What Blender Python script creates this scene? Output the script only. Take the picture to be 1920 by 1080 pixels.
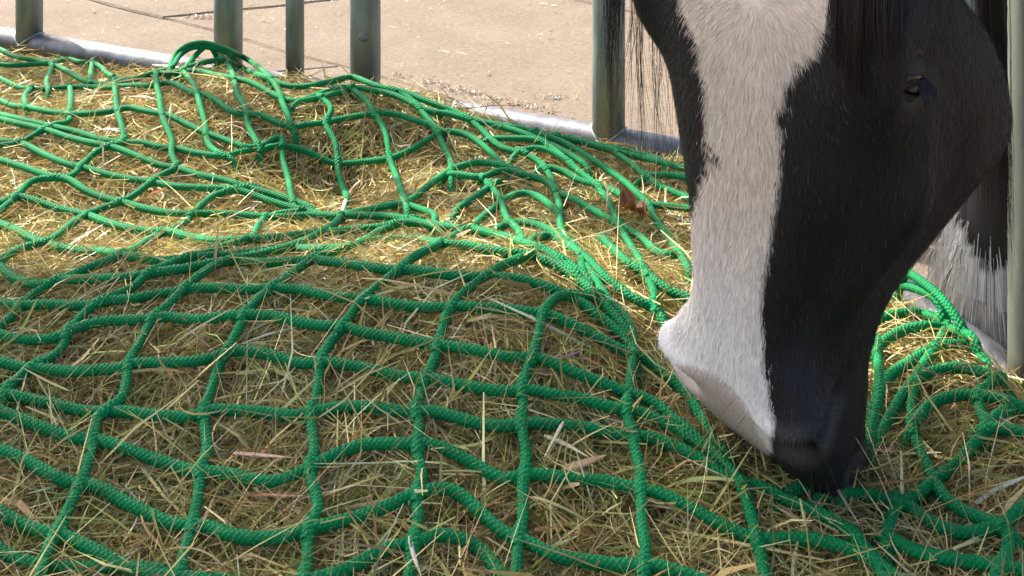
import bpy, bmesh, math, random
import numpy as np
from mathutils import Vector

random.seed(7)
rng = np.random.default_rng(7)
PI = math.pi
scene = bpy.context.scene
for o in list(bpy.data.objects):
    bpy.data.objects.remove(o, do_unlink=True)
COL = scene.collection

# ------------------------------------------------------------------ camera, sky, sun, exposure
F, YH, HC = 2400.0, -604.0, 0.87          # focal length and horizon row in 1920-px units, camera height (m)
cd = bpy.data.cameras.new("camera")
cam = bpy.data.objects.new("camera", cd)
COL.objects.link(cam)
cam.location = (0, 0, HC)
cam.rotation_euler = (math.radians(90), 0, 0)
cd.sensor_width = 36.0
cd.lens = F / 1920 * 36.0
cd.shift_y = -(540 - YH) / 1920
cd.clip_start = 0.02
cd.clip_end = 2000
scene.camera = cam

SUN_TO = Vector((-0.75, 0.66, 0.98)).normalized()      # towards the sun: high, behind the feeder and to the left
sun_el = math.asin(SUN_TO.z)
sun_az = math.atan2(SUN_TO.x, SUN_TO.y)
world = bpy.data.worlds.new("World")
scene.world = world
world.use_nodes = True
wn = world.node_tree.nodes
sky = wn.new("ShaderNodeTexSky")
sky.sky_type = 'NISHITA'
sky.sun_disc = False
sky.sun_elevation = sun_el
sky.sun_rotation = sun_az
sky.dust_density = 5.0
wn["Background"].inputs["Strength"].default_value = 0.15
world.node_tree.links.new(sky.outputs[0], wn["Background"].inputs["Color"])
sl = bpy.data.lights.new("sun", 'SUN')
sl.energy = 4.3
sl.angle = math.radians(0.5)
sl.color = (1.0, 0.95, 0.87)
sun = bpy.data.objects.new("sun", sl)
sun.rotation_euler = (-SUN_TO).to_track_quat('-Z', 'Y').to_euler()
sun.location = SUN_TO * 20
COL.objects.link(sun)
scene.view_settings.view_transform = 'Standard'
scene.view_settings.look = 'None'
scene.view_settings.gamma = 1.0
scene.view_settings.use_curve_mapping = False
scene.view_settings.exposure = 1.46
scene.cycles.max_bounces = 6
scene.cycles.diffuse_bounces = 2
scene.cycles.use_denoising = True

# ------------------------------------------------------------------ helpers
def link(o, parent=None):
    COL.objects.link(o)
    if parent is not None:
        o.parent = parent
    return o

def tag(o, label=None, cat=None, group=None, kind=None):
    if label: o["label"] = label
    if cat: o["category"] = cat
    if group: o["group"] = group
    if kind: o["kind"] = kind
    return o

def empty(name, loc=(0, 0, 0)):
    o = bpy.data.objects.new(name, None)
    o.location = loc
    o.empty_display_size = 0.1
    return link(o)

def fast_mesh(name, V, faces, col=None, uv=None, smooth=True):
    """V (n,3); faces: list of int arrays (m,k) of one k each; col (n,3) per-vertex colour; uv (n,2)"""
    me = bpy.data.meshes.new(name)
    V = np.asarray(V, np.float32)
    me.vertices.add(len(V))
    me.vertices.foreach_set("co", V.ravel())
    idx = np.concatenate([np.asarray(f, np.int32).ravel() for f in faces])
    cnt = np.concatenate([np.full(len(f), np.asarray(f).shape[1], np.int32) for f in faces])
    st = np.concatenate([[0], np.cumsum(cnt)[:-1]]).astype(np.int32)
    me.loops.add(len(idx))
    me.loops.foreach_set("vertex_index", idx)
    me.polygons.add(len(cnt))
    me.polygons.foreach_set("loop_start", st)
    me.polygons.foreach_set("loop_total", cnt)
    me.polygons.foreach_set("use_smooth", np.full(len(cnt), smooth, bool))
    if col is not None:
        a = me.attributes.new("col", 'FLOAT_COLOR', 'POINT')
        c4 = np.ones((len(V), 4), np.float32)
        c4[:, :3] = col
        a.data.foreach_set("color", c4.ravel())
    if uv is not None:
        l = me.uv_layers.new(name="UVMap")
        l.data.foreach_set("uv", np.asarray(uv, np.float32)[idx].ravel())
    me.update(calc_edges=True)
    me.validate()
    return me

def mat(name, base=(.5, .5, .5), rough=.6, metal=0.0, spec=.5):
    m = bpy.data.materials.new(name)
    m.use_nodes = True
    b = m.node_tree.nodes["Principled BSDF"]
    b.inputs["Base Color"].default_value = (*base, 1)
    b.inputs["Roughness"].default_value = rough
    b.inputs["Metallic"].default_value = metal
    b.inputs["Specular IOR Level"].default_value = spec
    return m, m.node_tree.nodes, m.node_tree.links, b

def mathn(N, L, op, a, b=None):
    n = N.new("ShaderNodeMath"); n.operation = op
    for i, v in enumerate((a, b)):
        if v is None: continue
        if isinstance(v, (int, float)): n.inputs[i].default_value = v
        else: L.new(v, n.inputs[i])
    return n.outputs[0]

def ramp(N, L, fac, stops):
    r = N.new("ShaderNodeValToRGB")
    e = r.color_ramp.elements
    while len(e) < len(stops): e.new(0.5)
    for k, (p, c) in enumerate(stops):
        e[k].position = p; e[k].color = (*c, 1)
    L.new(fac, r.inputs[0])
    return r.outputs[0]

def noise(N, L, vec, scale, detail=4, rough=.55):
    n = N.new("ShaderNodeTexNoise")
    n.inputs["Scale"].default_value = scale
    n.inputs["Detail"].default_value = detail
    n.inputs["Roughness"].default_value = rough
    if vec is not None: L.new(vec, n.inputs["Vector"])
    return n.outputs["Fac"]

def mix(N, L, fac, a, b, typ='MIX'):
    n = N.new("ShaderNodeMix"); n.data_type = 'RGBA'; n.blend_type = typ
    for i, v in ((0, fac), (6, a), (7, b)):
        if isinstance(v, (int, float)): n.inputs[i].default_value = v
        elif isinstance(v, tuple): n.inputs[i].default_value = (*v, 1)
        else: L.new(v, n.inputs[i])
    return n.outputs[2]

def bump(N, L, b, h, strength=.5, dist=.002):
    n = N.new("ShaderNodeBump")
    n.inputs["Strength"].default_value = strength
    n.inputs["Distance"].default_value = dist
    L.new(h, n.inputs["Height"])
    L.new(n.outputs[0], b.inputs["Normal"])
    return n

def geo_pos(N):
    return N.new("ShaderNodeNewGeometry").outputs["Position"]

def px_ground(px, py, z=0.0):
    d = (HC - z) * F / (py - YH)
    return np.array([(px - 960) / F * d, d, z])

# ------------------------------------------------------------------ materials
M = {}
# concrete paving
m, N, L, b = mat("paving_concrete", rough=.85, spec=.2)
p = geo_pos(N)
n1 = noise(N, L, p, 5.0, 8, .7); n2 = noise(N, L, p, 90.0, 3, .7); n3 = noise(N, L, p, 420.0, 2, .7)
c1 = ramp(N, L, n1, [(.3, (.132, .103, .076)), (.7, (.182, .146, .110))])
c2 = ramp(N, L, n2, [(.28, (.62, .57, .52)), (.42, (.95, .94, .93)), (.58, (1.05, 1.05, 1.05)), (.66, (1.35, 1.33, 1.3)), (.72, (1.7, 1.68, 1.65))])
c3 = ramp(N, L, n3, [(.3, (.78, .76, .74)), (.6, (1.06, 1.06, 1.06))])
cc = mix(N, L, 1.0, mix(N, L, 1.0, c1, c2, 'MULTIPLY'), c3, 'MULTIPLY')
oi = N.new("ShaderNodeObjectInfo")
cc = mix(N, L, 1.0, cc, ramp(N, L, oi.outputs["Random"], [(0, (.94, .94, .95)), (1, (1.04, 1.03, 1.01))]), 'MULTIPLY')
L.new(cc, b.inputs["Base Color"])
bump(N, L, b, mathn(N, L, 'ADD', n2, mathn(N, L, 'MULTIPLY', n3, .6)), .5, .0025)
M['paving'] = m
# soil in the joints and beyond
m, N, L, b = mat("soil", rough=.95, spec=.1)
p = geo_pos(N)
L.new(ramp(N, L, noise(N, L, p, 25, 6), [(.3, (.10, .07, .05)), (.7, (.22, .165, .125))]), b.inputs["Base Color"])
bump(N, L, b, noise(N, L, p, 120, 4), .6, .004)
M['soil'] = m
# galvanised steel, weathered
def steel(name, dark, light, rough, metal):
    m, N, L, b = mat(name, rough=rough, metal=metal)
    p = N.new("ShaderNodeTexCoord").outputs["Object"]
    mp = N.new("ShaderNodeMapping"); mp.inputs["Scale"].default_value = (1, 1, .25); L.new(p, mp.inputs[0])
    n1 = noise(N, L, mp.outputs[0], 30, 5, .6); n2 = noise(N, L, p, 180, 3)
    L.new(ramp(N, L, n1, [(.3, dark), (.68, light)]), b.inputs["Base Color"])
    L.new(ramp(N, L, n2, [(.3, (rough - .08,) * 3), (.7, (rough + .14,) * 3)]), b.inputs["Roughness"])
    bump(N, L, b, mathn(N, L, 'ADD', n1, n2), .12, .001)
    return m
M['steel_bar'] = steel("weathered_steel", (.13, .165, .148), (.27, .315, .288), .48, .55)
M['steel_rail'] = steel("galvanised_rail", (.10, .105, .115), (.20, .205, .22), .5, .7)
M['steel_dark'] = steel("aged_steel", (.10, .115, .095), (.2, .215, .18), .55, .5)
m, N, L, b = mat("shade_panel_sheet", (.30, .31, .32), .5, .5); M['shade_panel'] = m
# rope: braided polypropylene
m, N, L, b = mat("green_rope", rough=.55, spec=.16)
uvn = N.new("ShaderNodeUVMap"); sx = N.new("ShaderNodeSeparateXYZ"); L.new(uvn.outputs[0], sx.inputs[0])
u, v = sx.outputs[0], sx.outputs[1]
pa = mathn(N, L, 'ADD', mathn(N, L, 'MULTIPLY', u, 5 * PI), mathn(N, L, 'MULTIPLY', v, 6.5 * PI))
pb = mathn(N, L, 'SUBTRACT', mathn(N, L, 'MULTIPLY', u, 5 * PI), mathn(N, L, 'MULTIPLY', v, 6.5 * PI))
sa = mathn(N, L, 'ABSOLUTE', mathn(N, L, 'SINE', pa)); sb = mathn(N, L, 'ABSOLUTE', mathn(N, L, 'SINE', pb))
hh = mathn(N, L, 'POWER', mathn(N, L, 'MULTIPLY', sa, sb), .7)
p = geo_pos(N)
fine = noise(N, L, p, 1500, 2)
wear = noise(N, L, p, 14, 4)
base = ramp(N, L, wear, [(.3, (.0012, .145, .042)), (.55, (.0015, .20, .060)), (.75, (.010, .265, .085))])
L.new(base, b.inputs["Base Color"])
bump(N, L, b, mathn(N, L, 'ADD', hh, mathn(N, L, 'MULTIPLY', fine, .3)), .8, .0013)
M['rope'] = m
# hay: colour from the blade
def attr_mat(name, rough, spec, transl=0.0):
    m, N, L, b = mat(name, rough=rough, spec=spec)
    a = N.new("ShaderNodeAttribute"); a.attribute_name = "col"
    L.new(a.outputs["Color"], b.inputs["Base Color"])
    if transl:
        t = N.new("ShaderNodeBsdfTranslucent"); L.new(a.outputs["Color"], t.inputs["Color"])
        ms = N.new("ShaderNodeMixShader"); ms.inputs[0].default_value = transl
        L.new(b.outputs[0], ms.inputs[1]); L.new(t.outputs[0], ms.inputs[2])
        L.new(ms.outputs[0], N["Material Output"].inputs["Surface"])
    return m
M['hay'] = attr_mat("dry_hay", .42, .5, .14)
M['coat'] = attr_mat("horse_coat", .6, .25)
M['hair'] = attr_mat("horse_hair", .45, .32)
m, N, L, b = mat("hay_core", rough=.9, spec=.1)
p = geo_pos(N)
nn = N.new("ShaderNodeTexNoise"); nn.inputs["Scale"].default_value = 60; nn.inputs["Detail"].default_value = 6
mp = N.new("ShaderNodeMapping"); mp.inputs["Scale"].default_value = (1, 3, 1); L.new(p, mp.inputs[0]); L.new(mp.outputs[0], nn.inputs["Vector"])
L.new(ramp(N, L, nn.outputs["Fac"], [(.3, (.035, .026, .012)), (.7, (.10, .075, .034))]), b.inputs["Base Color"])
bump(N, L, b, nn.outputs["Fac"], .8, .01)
M['core'] = m
m, N, L, b = mat("eye_gloss", (.010, .007, .006), .16, 0, .5); M['eye'] = m
m, N, L, b = mat("hoof_horn", (.10, .085, .07), .5, 0, .4)
p = geo_pos(N); L.new(ramp(N, L, noise(N, L, p, 40, 4), [(.3, (.36, .31, .25)), (.7, (.50, .45, .37))]), b.inputs["Base Color"]); M['hoof'] = m

# ------------------------------------------------------------------ ground and paving slabs
def sheet(name, half, z, m):
    me = bpy.data.meshes.new(name)
    me.from_pydata([(-half, -half, z), (half, -half, z), (half, half, z), (-half, half, z)], [], [(0, 1, 2, 3)])
    me.materials.append(m)
    return link(bpy.data.objects.new(name, me))
ground = tag(sheet("ground", 600, -.016, M['soil']), kind="structure")
pav = tag(empty("paving"), kind="structure")
U = np.array([.774, -.633]); Vd = np.array([.924, .383])
O0 = np.array([-.897, 3.278])
def jag(p, q, seed, n=14, amp=.007):
    r = np.random.default_rng(seed)
    t = np.linspace(0, 1, n + 1)
    d = q - p; nrm = np.array([-d[1], d[0]]) / np.linalg.norm(d)
    off = r.normal(size=n + 1) * amp
    off = (off + np.roll(off, 1)) / 1.6
    off[0] = off[-1] = 0
    return p + t[:, None] * d + off[:, None] * nrm
SA, SB = 1.55, .93
def corner(i, j):
    r = np.random.default_rng(abs(i * 131 + j * 17 + 9000))
    st = .42 * (j % 2)
    k = O0 + U * (i + st) * SA + Vd * j * SB
    return k + (r.normal(size=2) * .012 if (i, j) != (0, 0) else 0)
SLAB = {}
for i in range(-4, 5):
    for j in range(-5, 7):
        # staggered rows: a slab is bounded by the joint lines j and j+1
        st = .42 * (j % 2); st2 = .42 * ((j + 1) % 2)
        a = O0 + U * (i + st) * SA + Vd * j * SB
        bq = a + U * SA
        c = bq + Vd * SB; d = a + Vd * SB
        r = np.random.default_rng(abs(i * 311 + j * 71 + 100000))
        # jointing lines share seeds along each row so that neighbours fit
        def rowoff(pt, jj):
            t = (pt - O0) @ np.array([.774, -.633])
            return pt + Vd * .012 * math.sin(3.1 * t + jj * 2.0) + Vd * .006 * math.sin(9.7 * t + jj)
        bot = np.array([rowoff(a + (bq - a) * t, j) for t in np.linspace(0, 1, 26)])
        top = np.array([rowoff(d + (c - d) * t, j + 1) for t in np.linspace(0, 1, 26)])
        lf = jag(bot[0], top[0], (i * 53 + j * 7) % 9973)
        rt = jag(bot[-1], top[-1], ((i + 1) * 53 + j * 7) % 9973)
        poly = np.concatenate([bot, rt[1:], top[::-1][1:], lf[::-1][1:-1]])
        cen = poly.mean(0)
        # shrink for the joint
        seg = np.roll(poly, -1, 0) - np.roll(poly, 1, 0)
        nn_ = np.stack([seg[:, 1], -seg[:, 0]], 1); nn_ /= np.linalg.norm(nn_, axis=1)[:, None] + 1e-9
        ins = poly - nn_ * (.0022 + .0016 * r.random(len(poly)))[:, None]
        ins2 = poly - nn_ * (.0075 + .002 * r.random(len(poly)))[:, None]
        n_ = len(poly); zt = r.normal() * .0012
        Vv = np.concatenate([np.c_[ins2, np.full(n_, zt)], np.c_[ins, np.full(n_, zt - .005)], np.c_[ins, np.full(n_, -.03)], [[cen[0], cen[1], zt]]])
        k = np.arange(n_); k1 = (k + 1) % n_
        quads = np.concatenate([np.stack([k + n_, k1 + n_, k1, k], 1), np.stack([k + 2 * n_, k1 + 2 * n_, k1 + n_, k + n_], 1)])
        tris = np.stack([k, k1, np.full(n_, 3 * n_)], 1)
        me = fast_mesh("slab", Vv, [quads, tris], smooth=False)
        me.materials.append(M['paving'])
        link(bpy.data.objects.new("slab", me), pav)

# ------------------------------------------------------------------ hay surface (height field)
RA0, RA1 = np.array([-1.109, 2.94]), np.array([.174, 2.32])
dA = (RA1 - RA0) / np.linalg.norm(RA1 - RA0)
P1 = np.array([.405, 2.208])
P0 = P1 - dA * 2.25
P2 = np.array([.659, 1.29]); P3 = np.array([.52, .48]); P4 = np.array([-1.15, .30]); P5 = np.array([-1.9, 2.2])
PB = np.array([.606, 1.483])            # the bar at the right edge of the picture
dB = (P2 - P1) / np.linalg.norm(P2 - P1)
def inside(x, y):
    """distance inside the back rail and the right rail (m)"""
    qa = -((x - P1[0]) * (-dA[1]) + (y - P1[1]) * dA[0])
    qb = -((x - P1[0]) * (-dB[1]) + (y - P1[1]) * dB[0])
    q = np.minimum(qa, qb)
    for a, b_ in ((P2, P3), (P3, P4), (P4, P5), (P5, P0)):
        d = (b_ - a) / np.linalg.norm(b_ - a)
        q = np.minimum(q, -((x - a[0]) * (-d[1]) + (y - a[1]) * d[0]))
    return q, qa, qb
def G(x, y, cx, cy, sx, sy, amp):
    return amp * np.exp(-((x - cx) / sx) ** 2 - ((y - cy) / sy) ** 2)
def hay_h(x, y):
    x = np.asarray(x, float); y = np.asarray(y, float)
    z = np.interp(y, [.5, .85, 1.05, 1.3, 1.55, 1.8, 2.1, 2.5, 3.0], [.10, .125, .135, .142, .138, .112, .098, .075, .05])
    z = z + G(x, y, -.03, 1.47, np.where(x > -.03, .19, .42), np.where(y > 1.47, .15, .24), .062)
    z = z + G(x, y, -.36, 2.27, .40, .17, .075)
    z = z + G(x, y, -.62, 2.52, .12, .10, .05)
    z = z + G(x, y, -.32, 1.86, .25, .10, -.03)
    z = z + G(x, y, -.27, 2.02, .10, .08, -.06)
    z = z + G(x, y, .22, 1.75, .14, .25, -.02)
    z = z + G(x, y, .28, 1.17, .11, .08, -.008)
    z = z + G(x, y, .50, 1.28, .10, .22, .03)
    z = z + .008 * np.sin(7.3 * x + 3.1 * y + .6) * np.sin(8.7 * y - 2.2 * x) + .004 * np.sin(19 * x + 4) * np.sin(17 * y + 1)
    q, qa, qb = inside(x, y)
    fall = np.clip(q / np.where(qb < qa, .18, .26), 0, 1); fall = fall * fall * (3 - 2 * fall)
    edge = np.where(qb < qa, .02, .022) + .03 * np.exp(-((x + .45) / .28) ** 2)
    return edge * (1 - fall) + z * fall
def ray_hit(px, py, lift=0.004):
    """pixels (n,) -> points on the hay surface; where the ray only grazes a crest, the nearest approach"""
    px = np.asarray(px, float); py = np.asarray(py, float)
    Y = np.linspace(.55, 3.2, 900)
    X = (px[:, None] - 960) / F * Y
    Z = HC - (py[:, None] - YH) / F * Y
    q = inside(X, Y[None])[0]
    gap = Z - hay_h(X, Y[None]) - lift
    gap = np.where(q < .02, 9.0, gap)
    hit = gap < 0
    first = np.where(hit.any(1), hit.argmax(1), gap.argmin(1))
    idx = np.arange(len(px))
    f0 = np.clip(first - 1, 0, None)
    g0, g1 = gap[idx, f0], gap[idx, first]
    t = np.where(hit.any(1) & (g0 > 0) & (g0 < 5), g0 / np.maximum(g0 - g1, 1e-6), 1.0)
    yy = Y[f0] * (1 - t) + Y[first] * t
    return np.stack([(px - 960) / F * yy, yy, HC - (py - YH) / F * yy], 1)

def ribbons(P, W, side, cols):
    """P (n,k,3) centre lines, W (n,k) half widths, side (n,k,3) unit side vectors -> verts, quads, colours"""
    n, k, _ = P.shape
    V = np.stack([P - side * W[..., None], P + side * W[..., None]], 2).reshape(-1, 3)
    base = (np.arange(n) * k * 2)[:, None] + (np.arange(k - 1) * 2)[None]
    q = np.stack([base, base + 1, base + 3, base + 2], -1).reshape(-1, 4)
    c = np.repeat(cols, k * 2, 0) if cols.ndim == 2 else np.repeat(cols.reshape(-1, 3), 2, 0)
    return V, q, c
HAYC = np.array([[.56, .44, .19], [.46, .38, .14], [.70, .56, .29], [.36, .37, .12], [.42, .29, .13], [.48, .27, .14], [.82, .72, .46], [.26, .31, .09], [.30, .17, .10]])
def hay_colors(n, front):
    pf = np.array([.20, .17, .13, .17, .12, .05, .05, .08, .035]); pb = np.array([.27, .17, .19, .09, .12, .05, .07, .03, .01])
    out = np.zeros((n, 3))
    w = pf[None] * front[:, None] + pb[None] * (1 - front[:, None])
    cw = np.cumsum(w / w.sum(1, keepdims=True), 1)
    k = (rng.random(n)[:, None] > cw).sum(1).clip(0, 8)
    out = HAYC[k] * np.array([1.02, 1.01, .90]) * rng.uniform(.4, 1.42, n)[:, None] * (1 + rng.normal(size=(n, 3)) * .05)
    return np.clip(out, .01, .8)
def make_blades(n, x, y, zoff, Lm, wm, pitch, k=5, curl=1.25, heap=None, dirbias=None):
    L_ = np.clip(rng.lognormal(math.log(Lm), .45, n), .012, .22)
    W_ = np.clip(rng.lognormal(math.log(wm), .45, n), .0004, .0055)
    az = rng.uniform(0, 2 * PI, n)
    pt = rng.normal(size=n) * pitch
    t = np.linspace(-.5, .5, k)
    bend = rng.normal(size=n) * curl; bend2 = rng.normal(size=n) * curl * .5
    a = az[:, None] + bend[:, None] * t[None]
    e = pt[:, None] + bend2[:, None] * t[None]
    step = (L_ / (k - 1))[:, None]
    dx, dy, dz = np.cos(a) * np.cos(e) * step, np.sin(a) * np.cos(e) * step, np.sin(e) * step
    P = np.stack([np.cumsum(dx, 1), np.cumsum(dy, 1), np.cumsum(dz, 1)], 2)
    P -= P.mean(1, keepdims=True)
    P[..., 0] += x[:, None]; P[..., 1] += y[:, None]
    P[..., 2] += zoff[:, None] + hay_h(P[..., 0], P[..., 1])
    T = np.gradient(P, axis=1)
    T /= np.linalg.norm(T, axis=2, keepdims=True) + 1e-9
    r = rng.normal(size=(n, 1, 3)); r[..., 2] *= .5
    s = np.cross(T, np.broadcast_to(r, T.shape)); s /= np.linalg.norm(s, axis=2, keepdims=True) + 1e-9
    prof = np.interp(np.linspace(0, 1, k), [0, .25, .7, 1], [.4, 1, .85, .2])
    Wk = W_[:, None] * .5 * prof[None]
    front = np.clip((1.62 - y) / .35, 0, 1)
    return ribbons(P, Wk, s, hay_colors(n, front))
def scatter(n, y0, y1):
    """points of the feeder's inside, spread over depth, wider where the view is wider"""
    y = rng.uniform(y0, y1, n)
    xl = np.maximum(-.46 * y - .16, -1.75); xr = .44 * y + .12
    x = rng.uniform(0, 1, n) * (xr - xl) + xl
    q = inside(x, y)[0]
    k = q > .005 + .02 * rng.random(n)
    return x[k], y[k]
VV, QQ, CC = [], [], []
def put(res):
    off = sum(len(v) for v in VV)
    VV.append(res[0]); QQ.append(res[1] + off); CC.append(res[2])
for (n, y0, y1, Lm, wm, pt, zlo, zhi) in [
        (22000, .80, 1.25, .080, .0017, .32, -.040, -.004), (14000, .80, 1.25, .095, .0012, .32, -.018, .001), (2600, .80, 1.35, .15, .0017, .16, -.014, .000), (500, .8, 1.35, .07, .0034, .25, -.016, -.001),
        (18000, 1.2, 1.7, .065, .0017, .32, -.038, -.004), (18000, 1.2, 1.7, .07, .0012, .34, -.018, .001), (2400, 1.3, 1.9, .13, .0017, .18, -.012, .002), (500, 1.2, 1.9, .06, .0033, .25, -.016, -.001),
        (19000, 1.6, 2.25, .05, .0018, .32, -.036, -.004), (25000, 1.6, 2.25, .052, .0013, .36, -.018, .001), (2400, 1.8, 2.6, .10, .0018, .25, -.010, .003),
        (16000, 2.15, 3.1, .048, .0021, .28, -.035, -.004), (18000, 2.15, 3.1, .05, .0015, .34, -.018, .002)]:
    x, y = scatter(n, y0, y1)
    put(make_blades(len(x), x, y, rng.uniform(zlo, zhi, len(x)), Lm, wm, pt))
for n, y0, y1, Lm, wm, zlo, zhi in ((9000, .55, 3.1, .075, .0042, -.03, -.004), (5500, .55, 3.1, .09, .0024, -.016, .003)):
    y = rng.uniform(y0, y1, n); xr = -.46 * y - .14; x = -1.85 + rng.random(n) * (xr + 1.85)
    k = inside(x, y)[0] > .02
    put(make_blades(k.sum(), x[k], y[k], rng.uniform(zlo, zhi, k.sum()), Lm, wm, .3))
y = rng.uniform(.55, .85, 5000); x = rng.uniform(-.55, .5, 5000)
put(make_blades(5000, x, y, rng.uniform(-.03, .002, 5000), .08, .003, .3))
# the packed body under the loose blades
gx = np.linspace(-1.9, .85, 180); gy = np.linspace(.45, 3.2, 180)
X, Y = np.meshgrid(gx, gy)
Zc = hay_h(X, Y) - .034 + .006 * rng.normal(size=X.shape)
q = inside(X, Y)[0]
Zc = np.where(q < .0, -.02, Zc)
Vc = np.stack([X, Y, Zc], 2).reshape(-1, 3)
ii = (np.arange(179)[:, None] * 180 + np.arange(179)[None]).ravel()
Qc = np.stack([ii, ii + 1, ii + 181, ii + 180], 1)
off = sum(len(v) for v in VV)
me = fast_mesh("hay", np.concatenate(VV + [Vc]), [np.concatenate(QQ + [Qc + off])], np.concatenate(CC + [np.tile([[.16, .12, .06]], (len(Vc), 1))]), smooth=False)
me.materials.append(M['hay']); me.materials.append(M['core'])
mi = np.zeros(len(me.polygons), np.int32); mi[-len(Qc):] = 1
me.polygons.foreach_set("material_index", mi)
hay = link(bpy.data.objects.new("hay", me))
tag(hay, "loose green and golden hay heaped under the green net", "hay", kind="stuff")

# ------------------------------------------------------------------ feeder: bent rail, bars, added shade panel
def tube(pts, r, sides=20, cap=True, uvs=False, plait=0.0):
    pts = np.asarray(pts, float); n = len(pts)
    T = np.gradient(pts, axis=0); T /= np.linalg.norm(T, axis=1)[:, None] + 1e-12
    ref = np.array([0, 0, 1.0]) if abs(T[0, 2]) < .9 else np.array([1.0, 0, 0])
    Nn = np.zeros_like(pts); a = ref - T[0] * (ref @ T[0]); Nn[0] = a / np.linalg.norm(a)
    for i in range(1, n):
        a = Nn[i - 1] - T[i] * (Nn[i - 1] @ T[i]); Nn[i] = a / (np.linalg.norm(a) + 1e-12)
    B = np.cross(T, Nn)
    r = np.broadcast_to(np.asarray(r, float), (n,))
    ns = sides + (1 if uvs else 0)
    th = np.linspace(0, 2 * PI, ns, endpoint=uvs)
    V = pts[:, None] + r[:, None, None] * (np.cos(th)[None, :, None] * Nn[:, None] + np.sin(th)[None, :, None] * B[:, None])
    if plait:          # the braid: plaits stand proud, the gaps between them lie back
        sl_ = np.r_[0, np.cumsum(np.linalg.norm(np.diff(pts, axis=0), axis=1))] / (2 * PI * np.median(r))
        uu, vv = np.linspace(0, 1, ns)[None], sl_[:, None]
        hb = (np.abs(np.sin(PI * (5 * uu + 6.5 * vv))) * np.abs(np.sin(PI * (5 * uu - 6.5 * vv)))) ** .7
        V = pts[:, None] + (V - pts[:, None]) * (1 + plait * (hb - .45)[..., None])
    i, j = np.meshgrid(np.arange(n - 1), np.arange(sides), indexing='ij')
    j1 = j + 1 if uvs else (j + 1) % sides
    q = np.stack([i * ns + j, i * ns + j1, (i + 1) * ns + j1, (i + 1) * ns + j], -1).reshape(-1, 4)
    uv = None
    if uvs:
        s = np.r_[0, np.cumsum(np.linalg.norm(np.diff(pts, axis=0), axis=1))]
        uv = np.stack(np.broadcast_arrays(np.linspace(0, 1, ns)[None], (s / (2 * PI * np.median(r)))[:, None]), -1).reshape(-1, 2)
    faces = [q]
    if uvs:
        faces.append(np.stack([np.arange(sides)[::-1]])); faces.append(np.stack([np.arange(sides) + (n - 1) * ns]))
    if cap and not uvs:
        faces.append(np.stack([np.arange(sides)[::-1]]))
        faces.append(np.stack([np.arange(sides) + (n - 1) * ns]))
    return V.reshape(-1, 3), faces, uv
def part(name, res, m, parent, smooth=True):
    me = fast_mesh(name, res[0], res[1], uv=res[2] if len(res) > 2 else None, smooth=smooth)
    me.materials.append(m)
    return link(bpy.data.objects.new(name, me), parent)
def p3(p, z): return np.array([p[0], p[1], z])
feeder = tag(empty("hay_feeder"), "grey steel hay feeder with upright bars on a low tubular rail", "hay feeder")
RR = .027
def line(a, b, n=12): return a + np.linspace(0, 1, n)[:, None] * (b - a)
corners = [P0, P1, P2, P3, P4, P5, P0]
for a, b_ in zip(corners[:-1], corners[1:]):
    d = (b_ - a) / np.linalg.norm(b_ - a)
    part("bottom_rail", tube(line(p3(a - d * .012, .03), p3(b_ + d * .012, .03)), RR, 28), M['steel_rail'], feeder)
def bar(p, r, top, m, z0=.03, plug=None):
    o = part("upright_bar", tube(line(p3(p, z0), p3(p, top)), r, 28), m, feeder)
    # weld bead at the foot
    ring = [p3(p, 0.03) + np.array([0, 0, .026])]
    th = np.linspace(0, 2 * PI, 25)
    bead = np.stack([p[0] + (r + .001) * np.cos(th), p[1] + (r + .001) * np.sin(th), .032 + .025 * np.abs(np.cos(th - math.atan2(dA[1], dA[0])))], 1)
    part("weld", tube(bead, .0028 + .0006 * np.sin(th * 7), 8, cap=False), m, o)
    return o
def on_rail(px):
    t = (px - 960) / F
    k = (t * RA0[1] - RA0[0]) / (dA[0] - t * dA[1])
    return RA0 + dA * k
TOP = 2.0
for px, r in ((55, .030), (428, .030), (553, .019), (685, .0305), (1141, .030)):
    o = bar(on_rail(px), r, TOP, M['steel_bar'])
    if px == 685:
        c = p3(on_rail(685), 0)
        c[2] = HC - (62 - YH) / F * c[1]
        a = np.linspace(0, 2 * PI, 20, endpoint=False)
        view = np.array([-c[0], -c[1], 0]); view /= np.linalg.norm(view); sd = np.array([-view[1], view[0], 0])
        cc_ = c + view * (.0305 + .0006) - sd * .003
        ring0 = cc_ + .011 * (np.cos(a)[:, None] * sd + np.sin(a)[:, None] * np.array([0, 0, 1.0])) - view * .004
        ring1 = cc_ + .0095 * (np.cos(a)[:, None] * sd + np.sin(a)[:, None] * np.array([0, 0, 1.0])) + view * .0008
        k = np.arange(20)
        part("plug", (np.concatenate([ring0, ring1]), [np.stack([k, (k + 1) % 20, (k + 1) % 20 + 20, k + 20], 1), np.stack([k + 20])]), M['steel_dark'], o)
for p in (P0, P1): bar(p, .030, TOP, M['steel_bar'])
bar(PB, .030, .70, M['steel_dark'])
bar(P2, .030, .70, M['steel_dark'])
bar(P3, .030, TOP, M['steel_bar']); bar(P4, .030, TOP, M['steel_bar']); bar(P5, .030, TOP, M['steel_bar'])
part("top_rail", tube(line(p3(P1, .70), p3(P2, .70)), RR, 20), M['steel_dark'], feeder)
part("top_rail", tube(line(p3(P2, .70), p3(P3, .70)), RR, 20), M['steel_dark'], feeder)
for a, b_ in ((P0, P1), (P4, P5), (P5, P0), (P3, P4)):
    part("top_rail", tube(line(p3(a, TOP), p3(b_, TOP)), RR, 20), M['steel_bar'], feeder)
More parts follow.
